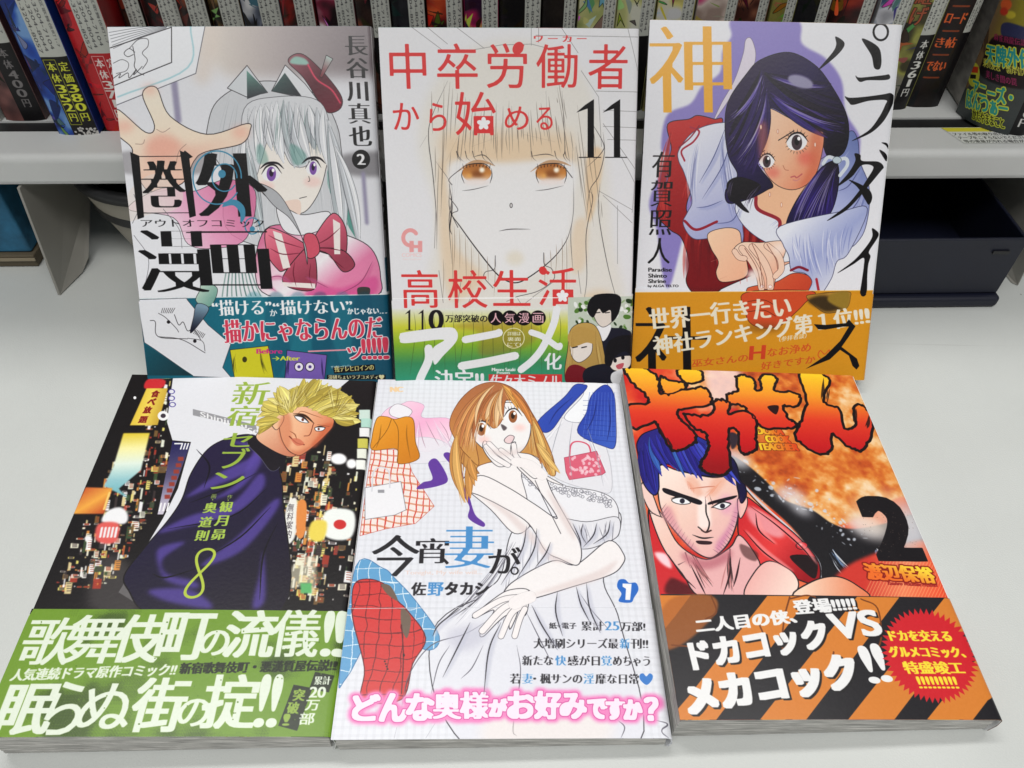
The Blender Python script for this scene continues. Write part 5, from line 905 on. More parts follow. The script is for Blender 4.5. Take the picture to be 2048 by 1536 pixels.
    s.locks([(200, 470), (400, 410), (640, 560)], [(300, 640), (400, 660), (560, 700), (700, 690), (740, 760)], 22, 34, [(44, 44, 150), (34, 30, 120), (60, 70, 180), (50, 90, 170)], (12, 10, 40), .03, 12, 7)
    s.locks([(180, 520), (200, 480)], [(200, 720), (270, 780)], 6, 34, [(44, 44, 150), (34, 30, 120)], (12, 10, 40), .03, 8, 8)
    HT = (60, 26, 40)
    s.hatch([(300, 880), (360, 990), (470, 1110)], [(330, 840), (390, 950), (490, 1070)], 22, 1.4, HT); s.hatch([(745, 900), (700, 1050), (630, 1130)], [(715, 890), (670, 1020), (600, 1110)], 18, 1.4, HT)
    s.hatch([(560, 850), (600, 850)], [(556, 800), (580, 790)], 5, 2, HT); s.hatch([(440, 1130), (700, 1110)], [(470, 1220), (700, 1240)], 26, 2.4, HT); s.hatch([(230, 900), (400, 1200)], [(270, 900), (440, 1180)], 20, 2.4, HT)
    s.poly([(300, 900), (350, 860), (420, 1010), (520, 1120), (470, 1110), (360, 990)], (206, 130, 150), soft=6, alpha=.55); s.poly([(640, 1120), (740, 930), (750, 800), (700, 960), (620, 1080)], (196, 110, 160), soft=6, alpha=.6); s.poly([(420, 1130), (560, 1170), (700, 1110), (690, 1180), (560, 1230), (450, 1190)], (180, 96, 110), soft=8, alpha=.7)
    s.poly([(440, 700), (500, 690), (540, 790), (500, 790)], (232, 160, 130), soft=6, alpha=.5); s.poly([(600, 700), (680, 700), (620, 790), (580, 790)], (232, 160, 130), soft=6, alpha=.5)
    for q in ([(470, 1200), (520, 1300), (560, 1380)], [(700, 1130), (700, 1250), (660, 1380)], [(760, 1160), (740, 1260), (720, 1330)], [(340, 1140), (420, 1260), (500, 1340)]): s.line(q, 2.4, (50, 24, 30), taper=2)
    for q in ([(820, 860), (960, 960), (1120, 1100), (1200, 1200)], [(780, 1000), (900, 1130), (1060, 1240)], [(850, 900), (870, 1000), (960, 1080)]): s.line([(x+12, y) for x, y in q], 12, (246, 150, 150), taper=2, alpha=.7, soft=3); s.line(q, 3, (50, 8, 14), taper=2)
    # two
    s.ell(1600, 900, 200, 130, (236, 214, 190), soft=30, alpha=.6); s.ell(1740, 1000, 120, 150, (200, 200, 206), soft=26, alpha=.7); s.T('2', 1525, 812, 1752, 1162, (24, 20, 24), bx=30, by=-17, rnd=2); 
    for k in range(60): s.ell(1470+r.rand()*330, 790+r.rand()*370, 2.2, 2.2, (120, 100, 90), alpha=.7)
    s.T('渡辺保裕', 1495, 1190, 1890, 1285, ('g', (1700, 1190), (1700, 1290), (248, 214, 60), (236, 110, 40)), bx=6, by=-2, out=(130, 24, 20), ow=6, dy=22); s.T('Yasuhiro Watanabe Presents', 1620, 1296, 1915, 1318, (150, 30, 30), bx=2, dy=10, dx=0)
    for st, x0, x1, y in (('DOKA', 858, 1010, 395), ('COOK', 912, 1050, 443), ('TEACHER', 865, 1098, 488)): s.T(st, x0, y, x1, y+40, ('g', (x0, y), (x1, y), (240, 206, 50), (214, 60, 30)), bx=5, by=-2, out=(110, 40, 20), ow=3, dy=4)
    # brush title
    YR = ('g', (750, 60), (900, 640), (246, 206, 40), (240, 150, 40), (222, 60, 36), (196, 26, 30), (150, 16, 24))
    BL = [
     [(90, 60), (130, 40), (230, 60), (280, 110), (300, 200), (470, 170), (560, 170), (590, 230), (560, 270), (400, 290), (420, 360), (490, 430), (490, 480), (420, 520), (360, 520), (300, 420), (260, 360), (150, 400), (110, 350), (110, 270), (230, 250), (190, 180), (150, 150)],
     [(300, 100), (340, 120), (420, 130), (440, 160), (340, 200), (300, 160)], [(400, 60), (450, 50), (520, 60), (540, 110), (480, 140), (420, 110)],
     [(440, 320), (520, 330), (600, 320), (610, 250), (650, 235), (700, 260), (690, 320), (780, 300), (850, 340), (850, 440), (850, 520), (800, 550), (760, 520), (750, 420), (700, 400), (690, 480), (700, 620), (670, 670), (600, 670), (540, 640), (540, 590), (580, 520), (560, 430), (500, 400)],
     [(690, 200), (750, 180), (740, 110), (780, 90), (840, 120), (850, 180), (890, 170), (880, 110), (910, 90), (970, 110), (960, 180), (1060, 190), (1110, 220), (1090, 270), (1010, 270), (1040, 340), (1090, 380), (1040, 400), (900, 390), (830, 330), (780, 270), (700, 250)],
     [(1110, 80), (1180, 60), (1250, 90), (1280, 130), (1250, 250), (1340, 290), (1370, 400), (1440, 380), (1430, 280), (1480, 270), (1530, 330), (1530, 420), (1480, 520), (1400, 510), (1300, 430), (1290, 520), (1240, 550), (1160, 520), (1090, 440), (1130, 340), (1150, 220)]]
    rq = np.random.RandomState(2)
    def rag(L): 
        L = crom(L, True, 7); return L+rq.randn(*L.shape)*3.4
    R = [rag(L) for L in BL]
    for L in R: s.strokes([s.P(np.vstack([L, L[:1]]))], 15, (20, 14, 16))
    for L in R: s.poly(L, YR, smooth=0)
    for L in R: s.strokes([s.P(np.vstack([L, L[:1]]))], 6, (24, 14, 16))
    s.poly([(920, 275), (985, 268), (970, 320)], (40, 16, 18)); s.poly([(700, 430), (745, 440), (740, 500), (710, 520)], (50, 40, 50), soft=2)
    s.hair([(1440, 280), (1520, 320)], [(1430, 370), (1500, 400)], 24, 3, [(24, 14, 16)], 0, 6, 5); s.hair([(1250, 100), (1285, 140)], [(1240, 240), (1260, 260)], 14, 2.6, [(24, 14, 16)], 0, 5, 6); s.hair([(280, 380), (330, 450)], [(340, 500), (370, 520)], 16, 2.6, [(24, 14, 16)], 0, 6, 7)
    # band
    s.reg(1300, 1130, .36523)
    s.poly([(60, 160), (1655, 180), (2100, 1100), (0, 1100)], (34, 32, 36), smooth=0)
    OR = (214, 128, 52)
    for x in (-60, 590, 1080, 1560, 1990): s.poly([(x+48, 168+x*.009), (x+280, 170+x*.009), (x-420, 1100), (x-680, 1100)], OR, smooth=0)
    s.poly([(130, 180), (330, 170), (360, 260), (200, 420), (70, 460), (60, 280)], (176, 100, 44), soft=3, alpha=.8)
    for q in ([(330, 170), (360, 260), (300, 300)], [(760, 180), (730, 300), (720, 460), (780, 400)], [(1150, 190), (1240, 240), (1260, 400), (1230, 480)], [(760, 190), (850, 170), (900, 180)], [(590, 320), (640, 440), (630, 460)], [(120, 440), (240, 450)], [(1000, 480), (980, 620)]): s.line(q, 2, (120, 64, 30))
    W3 = (236, 236, 236); SH = dict(offset=(8, 9), ocol=(30, 28, 30))
    s.T('二人目の侠、', 250, 300, 790, 375, W3, dy=-55, bx=5, by=-2); s.T('登場!!!!!', 785, 200, 1115, 275, W3, dy=-24, bx=5, by=-2, **SH)
    s.T('ドカコック', 225, 430, 955, 575, W3, dy=-125, bx=8, by=-7, **SH); s.T('VS', 985, 275, 1245, 410, W3, dy=-26, bx=7, by=-4, **SH)
    s.T('メカコック', 205, 640, 1110, 820, W3, dy=-150, bx=12, by=-8, **SH)
    for x in (1190, 1258): s.T('!', x-30, 445-(x-1195)//5, x+30, 650-(x-1195)//8, W3, bx=2, by=-1, rnd=3, dx=80)
    a = np.linspace(0, 2*PI, 101)[:-1]; rr = np.where(np.arange(100) % 2, 1, .87); s.poly(np.c_[1525+262*rr*np.cos(a)+np.sin(a)*rr*50, 500+262*rr*np.sin(a)], (206, 36, 46), smooth=0)
    Y = (244, 220, 60)
    for st, x0, x1, y0, y1 in (('ドカを交える', 1305, 1640, 360, 420), ('グルメコミック、', 1305, 1715, 448, 508), ('特盛竣工', 1385, 1710, 530, 598)): s.T(st, x0, y0, x1, y1, Y, bx=4, by=-1)
    for k in range(9): s.T('!', 1462+k*25, 612, 1474+k*25, 678, Y, bx=3.5)
    return s
BK6 = (20, 18, 20)
# ---------------------------------------------------------------- setting: table
tablem = mat('white_laminate', (.59, .61, .59), .42, noise=.035, scale=14, bump=.3, bscale=1300, speck=.6)
box('table_top', -1500, 1500, -500, 1300, -30, 0, tablem, kind='structure')
wallm = mat('dim_wall', (.35, .35, .33), .8, noise=.1, scale=8)
box('wall', -1600, 1600, 1300, 1320, -30, 1400, wallm, kind='structure')
# ---------------------------------------------------------------- books
H_ = 182.; W_ = 128.
def rot(ax, a): return Matrix.Rotation(a, 4, ax)
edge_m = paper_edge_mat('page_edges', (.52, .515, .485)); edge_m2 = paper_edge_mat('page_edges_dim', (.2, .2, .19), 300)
inner = mat('jacket_inside', (.34, .34, .32), .7)
def book(n, name, label, M, w, h, dep, sheet, band_v, spine_sheet=None, spine_col=(.8, .8, .8), group=None, fan=1., lift=0.):
    """M: frame whose z = 0 plane is the front cover, x across from the cut edge to the spine, y up the cover; dep(u, v) = depth down to the back (mm)"""
    root = empty(name, M, label, 'book', group)
    im = sheet.image('print_'+name); pm = print_mat('printed_jacket', im)
    # front cover: a thin sheet, bent over the spine edge
    nu, nv = 34, 40; V = []; UV = []
    us = np.concatenate([np.linspace(0, .975, nu-8), np.linspace(.979, 1, 8)])
    bow = lambda u, v: .55*math.sin(PI*min(max(u, 0), 1))*(.7+.3*math.cos(v*4+n))+.25*math.sin(v*5+n*2)*(1-min(max(u, 0), 1))*(1 if v > 0 else 1)
    def zf(u, v):
        e = max(0, (u-.978)/.022); b = -1.1*(1-math.sqrt(max(0, 1-e*e)))
        return b-.35*math.exp(-u*9)*math.exp(-(v*h)/30.)*lift-.25*math.exp(-((u-.94)/.012)**2)
    for v in np.linspace(0, 1, nv):
        for u in us:
            V.append(((u-.5)*w*MM, v*h*MM, (zf(u, v)+bow(u, v))*MM)); UV.append((u, v))
    solid(mesh('front_cover', V, grid(nu, nv), [pm], root, UV, True), .35*MM)
    # spine, bulging a little
    V = []; UV = []; K = 12
    for j in range(9):
        v = j/8; d = dep(1, v)
        for i in range(K):
            a = i/(K-1); z = -1.0-(d-2.0)*a; x = w*.5+.15+math.sin(a*PI)*.9
            V.append((x*MM, v*h*MM, z*MM)); UV.append((a, v))
    if spine_sheet: sm = print_mat('printed_spine', spine_sheet.image('spine_'+name))
    else: sm = mat('spine_print', spine_col, .4, noise=.05)
    solid(mesh('spine', V, grid(K, 9), [sm], root, UV, True), .35*MM)
    # back cover
    V = []
    for j in range(3):
        for u in (0, .5, 1.): v = j/2; V.append(((u-.5)*(w-3.5)*MM, (1.9+v*(h-3.6))*MM, -(dep(u, v)-.55)*MM))
    solid(mesh('back_cover', V, grid(3, 3), [inner], root), .35*MM, 1.)
    # leaves: a stack of slightly uneven signatures
    rr = random.Random(n*7); V = []; F = []; L = 26; ins = .55
    def ring(a, dx, dy):
        o = []
        x0, x1, y0, y1 = -w*.5+1.2+dx, w*.5-1.2, ins+dy, h-ins-dy*.5
        for u, v, x, y in [(i/12, 0, lerp(x0, x1, i/12), y0) for i in range(13)]+[(1, j/6, x1, lerp(y0, y1, j/6)) for j in range(1, 7)]+[(1-i/12, 1, lerp(x1, x0, i/12), y1) for i in range(1, 13)]+[(0, 1-j/6, x0, lerp(y1, y0, j/6)) for j in range(1, 6)]:
            d = dep(u, v); top = -.45; bot = -(d-1.)
            if v == 0: y = y+.18*math.sin(a*9+u*5)+(.25*math.sin(u*PI))*fan
            o.append((x*MM, y*MM, (top+(bot-top)*a)*MM))
        return o
    for k in range(L):
        dx, dy = rr.uniform(-.28, .28)-fan*.5*math.sin(k/(L-1)*PI), rr.uniform(-.22, .22)
        V += ring(k/L+.004, dx, dy)+ring((k+1)/L-.004, dx, dy)
    nr = 36
    for k in range(2*L-1):
        for i in range(nr): F.append((k*nr+i, k*nr+(i+1) % nr, (k+1)*nr+(i+1) % nr, (k+1)*nr+i))
    F.append(tuple(range(nr))); F.append(tuple(reversed(range((2*L-1)*nr, 2*L*nr))))
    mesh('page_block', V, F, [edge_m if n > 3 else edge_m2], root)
    # inside flap and title leaf showing under the cover
    V = []
    for v in (0, 1):
        for u in (0, 1): V.append((lerp(-w*.5+.4, -w*.5+70, u)*MM, (1.1+(h-2.2)*v)*MM, -.95*MM))
    # paper band over the lower part of the jacket
    if band_v:
        V = []; UV = []; prof = []
        d0 = dep(0, 0); g = .34
        for x in np.linspace(-w*.5-.32, w*.5-3, 26): prof.append((x, g+.25*math.exp(-abs(x+w*.5)/6.)*.4, (x+w*.5)/w))
        for a in np.linspace(0, 1, 7)[1:]: t = a*PI/2; prof.append((w*.5-3+3.5*math.sin(t), g-1.5*(1-math.cos(t)), 1-.023*(1-a)))
        nb = len(prof); nv = 12
        for j in range(nv):
            v = j/(nv-1)*band_v
            for x, z, u in prof: V.append((x*MM, (v*h-.15+(.0))*MM, (z-max(0, (u-.977))*8+bow(u, v)+.12)*MM)); UV.append((min(max(u, 0), 1), v))
        k0 = nb*nv; F = grid(nb, nv)
        for j in range(nv):             # the turn down the spine
            v = j/(nv-1)*band_v; d = dep(1, v)
            for a in (0, .5, 1): V.append(((w*.5+.55+.9*math.sin(a*PI))*MM, (v*h-.15)*MM, (-1.3-(d-2.4)*a)*MM)); UV.append((.995, v))
        F += [(k0+j*3+i, k0+j*3+i+1, k0+(j+1)*3+i+1, k0+(j+1)*3+i) for j in range(nv-1) for i in range(2)]
        F += [(nb-1+j*nb, k0+j*3, k0+(j+1)*3, nb-1+(j+1)*nb) for j in range(nv-1)]
        solid(mesh('paper_band', V, F, [pm], root, UV, True), .2*MM)
    return root
def quad_px(M, w, h):
    o = []
    for u, v in ((0, 1), (1, 1), (1, 0), (0, 0)):
        p = M@Vector(((u-.5)*w*MM, v*h*MM, 0)); o.append(proj(np.array(p)/MM))
    return o
BOT = {4: [-1.32923, 1.88604, .03641, 1.75501, -.00663, .05123, -.00252, .0077], 5: [-.03735, 1.91247, .03154, 1.42379, .01204, .03044, .00845, .00111], 6: [1.2585, 1.99099, .03939, 1.78547, .0054, .06254, -.00293, .00035]}
TOP = {1: [-1.27722, 2.77504, .14247, .92204, -.03627, -.01481, .0059], 2: [.01667, 2.82148, .11601, .99302, -.03316, -.01124, -.0067], 3: [1.30114, 2.95618, -.02266, .92172, .00774, .00151, .00964]}
INFO = {
 1: ('cover_office', .375, 'leaning comic book with silver haired artist, big black title and teal paper band'),
 2: ('cover_pencil', .0, 'leaning comic book with red title and 11 over a pale pencil drawn face'),
 3: ('cover_shrine', .0, 'leaning comic book with purple haired figure in robes and ochre paper band'),
 4: ('cover_night', .0, 'flat comic book with fair haired man before neon signs and green paper band'),
 5: ('cover_wardrobe', .0, 'flat comic book with brown haired woman in white dress among loose clothes'),
 6: ('cover_cook', .0, 'flat comic book with flame coloured brush title and orange and black striped band')}
BANDPX = {1: ((278, 597), (771, 588)), 2: ((787, 597), (1264, 592)), 3: ((1272, 583), (1749, 580)), 4: ((69, 1219), (697, 1222)), 5: ((695, 1217), (1304, 1215)), 6: ((1330, 1189), (1905, 1196))}
SPN = {}
for n in (1, 2, 3, 4, 5, 6):
    if n > 3:
        x, y, yaw, t, tx, ty, dw, dh = BOT[n]; w, h = W_*(1+dw), H_*(1+dh)
        M = Matrix.Translation((x*.1, y*.1, t*.01))@rot('Z', yaw)@rot('X', tx)@rot('Y', ty)@Matrix.Translation((0, -h*.5*MM, 0))
        def dep(u, v, M=M, w=w, h=h):
            p = M@Vector(((u-.5)*w*MM, v*h*MM, 0)); return p.z/MM-.35
    else:
        x, y, yaw, lean, rl, dw, dh = TOP[n]; w, h = W_*(1+dw), H_*(1+dh)
        M = Matrix.Translation((x*.1, y*.1, 64*MM*abs(math.sin(rl))*math.sin(lean)+13.3*MM*math.cos(lean)))@rot('Z', yaw)@rot('X', lean)@rot('Z', rl)
        def dep(u, v, t=(13, 13, 12)[n-1]): return t
    fn, _, label = INFO[n]
    sheet = globals()[fn](quad_px(M, w, h))
    sheet.reg(0, 0, 1); b = sheet.P(BANDPX[n]); bv = 1-b[:, 1].mean()/sheet.h
    sp = None; scol = (.78, .78, .78)
    if n == 1:
        sp = Sheet(15, 182, [(0, 0), (15, 0), (15, 182), (0, 182)], 8, (222, 222, 226)); 
        for i, ch in enumerate('圏外漫画'): sp.T(ch, 2, 34+i*17, 13, 50+i*17, (18, 16, 18), em=True, dx=0, bx=.5)
        sp.ell(7.5, 14, 5, 5.5, (18, 16, 18)); sp.ell(7.5, 118, 5, 5, (18, 16, 18)); sp.T('8', 5, 128, 10, 135, (60, 60, 64), dx=0); sp.box(0, 182-68, 15, 182, (24, 92, 112))
        sp.poly([(0, 0), (15, 0), (15, 60), (0, 20)], (150, 142, 142), smooth=0, soft=10, alpha=.5)
    if n == 2: scol = (.09, .09, .095)
    if n == 5:
        sp = Sheet(11, 182, [(0, 0), (11, 0), (11, 182), (0, 182)], 8, (224, 226, 232)); rs = random.Random(5)
        for a, b_, c in ((124, 128, 0), (131, 134, 0), (70, 84, 1), (90, 96, 1), (101, 112, 1), (40, 60, 1)): sp.box(2.5, a, 9, b_, (26, 24, 28) if not c else (60, 70, 90), alpha=.8 if c else 1.)
    book(n, 'comic_book', label, M, w, h, dep, sheet, bv, sp, scol, 'comic books shown in two rows of three', fan=1. if n > 3 else .3, lift=0.)
# ---------------------------------------------------------------- the rack behind
AN = math.atan(.044); SM = Matrix.Translation((-.269, .371, 0))@rot('Z', AN)
def S2W(p): v = SM@Vector((p[0]*MM, p[1]*MM, p[2]*MM)); return np.array(v)/MM
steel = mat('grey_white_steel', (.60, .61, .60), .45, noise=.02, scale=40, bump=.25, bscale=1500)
dark = mat('black_plastic', (.012, .012, .013), .5, noise=.2, scale=80)
ZT = 91.
rack = empty('magazine_rack', SM, 'off white steel magazine rack shelf running behind the leaning books', 'rack')
# lip with a rounded front edge (profile swept along x)
prof = [(26, ZT-1.6), (26, ZT)]+[(r_, ZT) for r_ in (20, 12, 5)]+[(4-4*math.sin(a), ZT-4+4*math.cos(a)) for a in np.linspace(0, PI/2, 7)]+[(0, 75.5), (.6, 73.6), (2, 72.5), (40, 72.5)]
V = [(x*MM, y*MM, z*MM) for x in np.linspace(-160, 720, 45) for y, z in prof]; n_ = len(prof)
F = [(i*n_+j, i*n_+j+1, (i+1)*n_+j+1, (i+1)*n_+j) for i in range(44) for j in range(n_-1)]
lip = mesh('shelf_lip', V, F, [steel], rack, smooth=False)
bevel(box('rail', -160, 720, 26.2, 37.8, ZT-9, ZT-1.2, dark, rack), .3*MM)
box('shelf_floor', -160, 720, 38, 260, ZT-6, ZT-.3, steel, rack)
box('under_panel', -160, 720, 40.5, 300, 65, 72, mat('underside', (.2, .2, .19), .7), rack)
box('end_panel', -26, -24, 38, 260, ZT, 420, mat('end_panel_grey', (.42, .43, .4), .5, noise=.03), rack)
box('upper_shelf', -160, 720, 20, 262, 395, 415, steel, rack)  # unseen board, inferred from the dark row; shades the magazines
box('added_back_panel', -160, 720, 262, 266, .3, 420, mat('added_back_dark', (.06, .06, .06), .7), rack)  # dark panel added to block light and darken the space under the shelf
# brackets under the shelf
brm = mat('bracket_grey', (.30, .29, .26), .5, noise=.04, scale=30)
def plate(name, pts, th, m, parent):
    P = [Vector(p)*MM for p in pts]; nrm = (P[1]-P[0]).cross(P[2]-P[0]).normalized()*th*MM*.5; k = len(P)
    V = [p+nrm for p in P]+[p-nrm for p in P]; F = [tuple(range(k)), tuple(reversed(range(k, 2*k)))]+[(i, i+k, (i+1) % k+k, (i+1) % k) for i in range(k)]
    return bevel(mesh(name, V, F, [m], parent), .3*MM, 2)
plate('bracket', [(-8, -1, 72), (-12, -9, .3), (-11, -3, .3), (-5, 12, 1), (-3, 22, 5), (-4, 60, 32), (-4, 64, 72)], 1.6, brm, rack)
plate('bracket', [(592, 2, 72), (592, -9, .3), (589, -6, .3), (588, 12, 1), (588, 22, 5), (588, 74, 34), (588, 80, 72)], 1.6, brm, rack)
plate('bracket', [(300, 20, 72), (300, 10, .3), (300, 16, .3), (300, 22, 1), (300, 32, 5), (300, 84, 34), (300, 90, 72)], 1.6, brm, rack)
# warning sticker on the lip
sq = [proj(S2W(p)) for p in ((517, 25.4, ZT), (600, 25.4, ZT), (600, 8.2, ZT), (517, 8.2, ZT))]
st = Sheet(83, 17.2, [(0, 0), (83, 0), (83, 17.2), (0, 17.2)], 12, (206, 208, 204))
st.poly([(0, .3), (82.6, .3), (82.6, 4.6), (2.2, 4.6)], (208, 198, 60), smooth=0)
st.poly([(27, 4.2), (29, .7), (31, 4.2)], (208, 198, 60), smooth=0, out=(20, 20, 20), ow=2.5); st.T('!', 28.8, 1.8, 29.2, 3.7, (20, 20, 20), dx=0, bx=.1); st.T('注意', 33, 1, 39, 4, (20, 20, 20), dx=0)
for i, (tx_, x1) in enumerate((('ファイル等の取り出し時には手などをはさまないように', 78), ('テープをこすらないでください。ファイルを入れたままで', 80), ('等の重量が汚れる場合があります。ご注意ください', 80))): st.T(tx_, 4+i*1.6, 5.6+i*3.9, x1, 8.8+i*3.9, (40, 40, 42), dx=0, bx=.1)
V = [(517, 25.6, ZT+.25), (523.5, 8.2, ZT+.25), (600, 8.2, ZT+.25), (600, 25.6, ZT+.25)]
mesh('warning_sticker', np.array(V)*MM, [(0, 1, 2, 3)], [print_mat('sticker_print', st.image('sticker'), .35)], lip, [(0, 1), (6.5/83, 0), (1, 0), (1, 1)])
# things under the shelf
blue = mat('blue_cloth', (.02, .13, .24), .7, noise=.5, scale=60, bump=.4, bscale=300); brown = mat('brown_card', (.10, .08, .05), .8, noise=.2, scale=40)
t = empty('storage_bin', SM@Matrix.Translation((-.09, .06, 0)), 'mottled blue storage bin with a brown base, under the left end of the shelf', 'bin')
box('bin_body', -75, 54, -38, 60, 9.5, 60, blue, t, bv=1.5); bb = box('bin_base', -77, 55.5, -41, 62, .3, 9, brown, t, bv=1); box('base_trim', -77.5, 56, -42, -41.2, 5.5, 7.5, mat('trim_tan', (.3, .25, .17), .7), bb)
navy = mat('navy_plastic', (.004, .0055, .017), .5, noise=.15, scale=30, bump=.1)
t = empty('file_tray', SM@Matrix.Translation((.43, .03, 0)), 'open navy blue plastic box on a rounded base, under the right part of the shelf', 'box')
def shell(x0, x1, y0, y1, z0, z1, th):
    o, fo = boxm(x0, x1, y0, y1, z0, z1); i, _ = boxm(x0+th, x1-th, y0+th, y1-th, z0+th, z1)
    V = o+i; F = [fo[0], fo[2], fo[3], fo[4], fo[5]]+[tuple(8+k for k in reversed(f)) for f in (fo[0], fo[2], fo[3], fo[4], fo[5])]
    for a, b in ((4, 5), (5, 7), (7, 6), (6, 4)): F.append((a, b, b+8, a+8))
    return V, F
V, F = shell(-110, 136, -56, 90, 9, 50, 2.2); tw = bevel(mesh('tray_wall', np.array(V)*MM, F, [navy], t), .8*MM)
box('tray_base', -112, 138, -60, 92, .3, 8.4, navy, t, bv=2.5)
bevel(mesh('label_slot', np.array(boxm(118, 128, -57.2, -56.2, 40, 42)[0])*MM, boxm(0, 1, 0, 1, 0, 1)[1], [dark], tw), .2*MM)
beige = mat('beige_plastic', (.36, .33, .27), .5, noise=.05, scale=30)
def lathe(name, prof, m, parent, n=48):
    V = [(r_*math.cos(a)*MM, r_*math.sin(a)*MM, z*MM) for r_, z in prof for a in np.linspace(0, 2*PI, n, endpoint=False)]
    F = [(j*n+i, j*n+(i+1) % n, (j+1)*n+(i+1) % n, (j+1)*n+i) for j in range(len(prof)-1) for i in range(n)]
    return mesh(name, V, F, [m], parent, smooth=True)
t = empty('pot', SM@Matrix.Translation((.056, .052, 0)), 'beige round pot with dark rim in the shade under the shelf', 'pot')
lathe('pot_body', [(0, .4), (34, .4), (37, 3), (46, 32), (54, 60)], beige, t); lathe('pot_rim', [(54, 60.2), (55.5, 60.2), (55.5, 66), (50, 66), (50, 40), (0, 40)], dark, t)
# ---------------------------------------------------------------- magazines in the rack
pg = paper_edge_mat('pulp_pages', (.42, .4, .36), 40.)
MAGH = 257.
def magazine(x0, x1, y, white, accent, art, price, label, pcol=(20, 18, 20), ptxt=(226, 226, 220), deep=178, lean=0., tip=0., marks='', mcol=(226, 190, 90), worn=False):
    w = x1-x0; S = 6; white = min(white, w-3.)
    s = Sheet(w, MAGH, [(0, 0), (w, 0), (w, MAGH), (0, MAGH)], S, accent)
    r = random.Random(int(x0*13+7)); a = w-white
    if art:
        m1 = vnoise(s.w, s.h, 60, int(x0)+100, 2)
        cs = np.array(art, float)
        s.paint(np.ones((s.h, int(a*S))), 0, 0, lambda X, Y: np.stack([np.interp(np.clip((m1[Y, X]-.5)*2.2+.5, 0, 1), np.linspace(0, 1, len(cs)), cs[:, i]) for i in range(3)], -1))
    pal = art or [accent]
    for k in range(24):
        yy0 = MAGH-120+r.random()*118; c0 = pal[r.randrange(len(pal))]; c0 = tuple(min(255, max(0, int(v*r.uniform(.35, 1.15)+r.uniform(-6, 14)))) for v in c0); xx = r.random()*a
        s.poly([(xx+r.uniform(-5, 5), yy0+r.uniform(-7, 7)) for _ in range(r.choice((3, 4, 5)))], c0, smooth=r.random() < .5, out=(16, 14, 16) if r.random() < .4 else None, ow=.8)
    s.box(a, -5, w+2, MAGH+5, (30, 28, 30))
    if isinstance(marks, list):
        for k, row in enumerate(marks): s.T(row, a*.12, MAGH-96+k*13.5, a*.88, MAGH-90+k*13.5, mcol, dx=0, bx=.3); s.line([(a*.2, MAGH-86+k*13.5), (a*.8, MAGH-86+k*13.5)], .8, tuple(int(c*.6) for c in mcol))
        marks = ''
    for k, ch in enumerate(marks): s.T(ch, a*.08, MAGH-126+k*a*.95, a*.92, MAGH-126+(k+1)*a*.95, mcol, em=True, dx=0, bx=.25, out=tuple(int(c*.25) for c in mcol), ow=.35)
    top = MAGH-44.5
    s.box(a, -5, w, top, (186, 188, 180)); s.box(a, top, w, MAGH+2, pcol)
    cols = ('編集03-3204-8057', '営業03-3204-8044', '広告03-3204-7104', '東京都新宿区歌舞伎町1-7')
    nc = 4 if white > 9 else 3
    for rep_ in range(2):
        for i in range(nc):
            cx = a+white*(i+.6)/(nc+.2); y1 = top-2-rep_*46-i*1.0; y0 = y1-42
            st_ = cols[i]; hgt = white/(nc+1)*(.85 if i < 3 else .5)
            S_ = s.text_mask(st_, ((cx+hgt/2, y0), (cx+hgt/2, y1), (cx-hgt/2, y0)))
            s.segs(S_, (70, 70, 72))
    if price:
        n = len(price)
        for i, p in enumerate(price):
            cw = min(white/n, 6.4); cx = a+white/2+cw*(i+.5-n/2); yy = top+2.5
            for k, ch in enumerate(p):
                hh = cw*.86 if ch in '定価本体円' else cw*.72; hw = cw*(.13 if ch == '1' else .38); s.T(ch, cx-hw, yy, cx+hw, yy+hh, ptxt, dx=0, bx=.15 if ch in '定価本体円' else .4, em=ch in '定価本体円'); yy += hh+.7
        if n > 1: s.strokes([s.P([(a+.7, top+1.5), (a+white/2, top+1.5), (a+white/2, top+38), (a+.7, top+38), (a+.7, top+1.5)])], 1.4, ptxt)
    if worn:
        for k in range(40): s.ell(a*.9+r.random()**.6*(w-a*.9), MAGH-r.random()**2*5, .7, .6, (196, 194, 190))
    im = s.image('magazine_spine_print')
    M = SM@Matrix.Translation(((x0+x1)/2*MM, y*MM, (ZT-.2)*MM))@rot('Y', lean)@rot('X', tip)
    t = empty('magazine', M, label, 'magazine', 'magazines standing in the rack')
    V = []; UV = []; K = 12
    for j in range(14):
        v = j/13
        for i in range(K):
            u = i/(K-1); e = (2*u-1); V.append(((u-.5)*w*.96*MM, (-1.6*(1-e**4)+1.6+.15*math.sin(v*9))*MM, v*MAGH*MM)); UV.append((u, v))
    mesh('spine', V, grid(K, 14), [print_mat('spine_print', im, .45)], t, UV, True)
    ac = tuple((c/255)**2.2*.5 for c in (art[len(art)//2] if art else accent))
    cm = mat('magazine_cover', ac, .4, noise=.4, scale=50)
    box('front_cover', -w*.48-.2, -w*.48+.15, 1.5, deep, 0, MAGH, cm, t); box('back_cover', w*.48-.15, w*.48+.2, 1.5, deep, 0, MAGH, cm, t)
    box('pages', -w*.48+.2, w*.48-.2, 2.2, deep-2, 1, MAGH-1, pg, t)
    return t
DK = [(16, 14, 16), (50, 34, 30), (120, 60, 40)]; RDK = [(20, 8, 8), (110, 24, 20), (200, 80, 40)]; BLU = [(16, 40, 110), (30, 70, 160), (110, 150, 200)]; GLD = [(30, 24, 18), (90, 70, 40), (190, 160, 90)]; YG = [(140, 150, 90), (190, 190, 130), (206, 206, 190)]
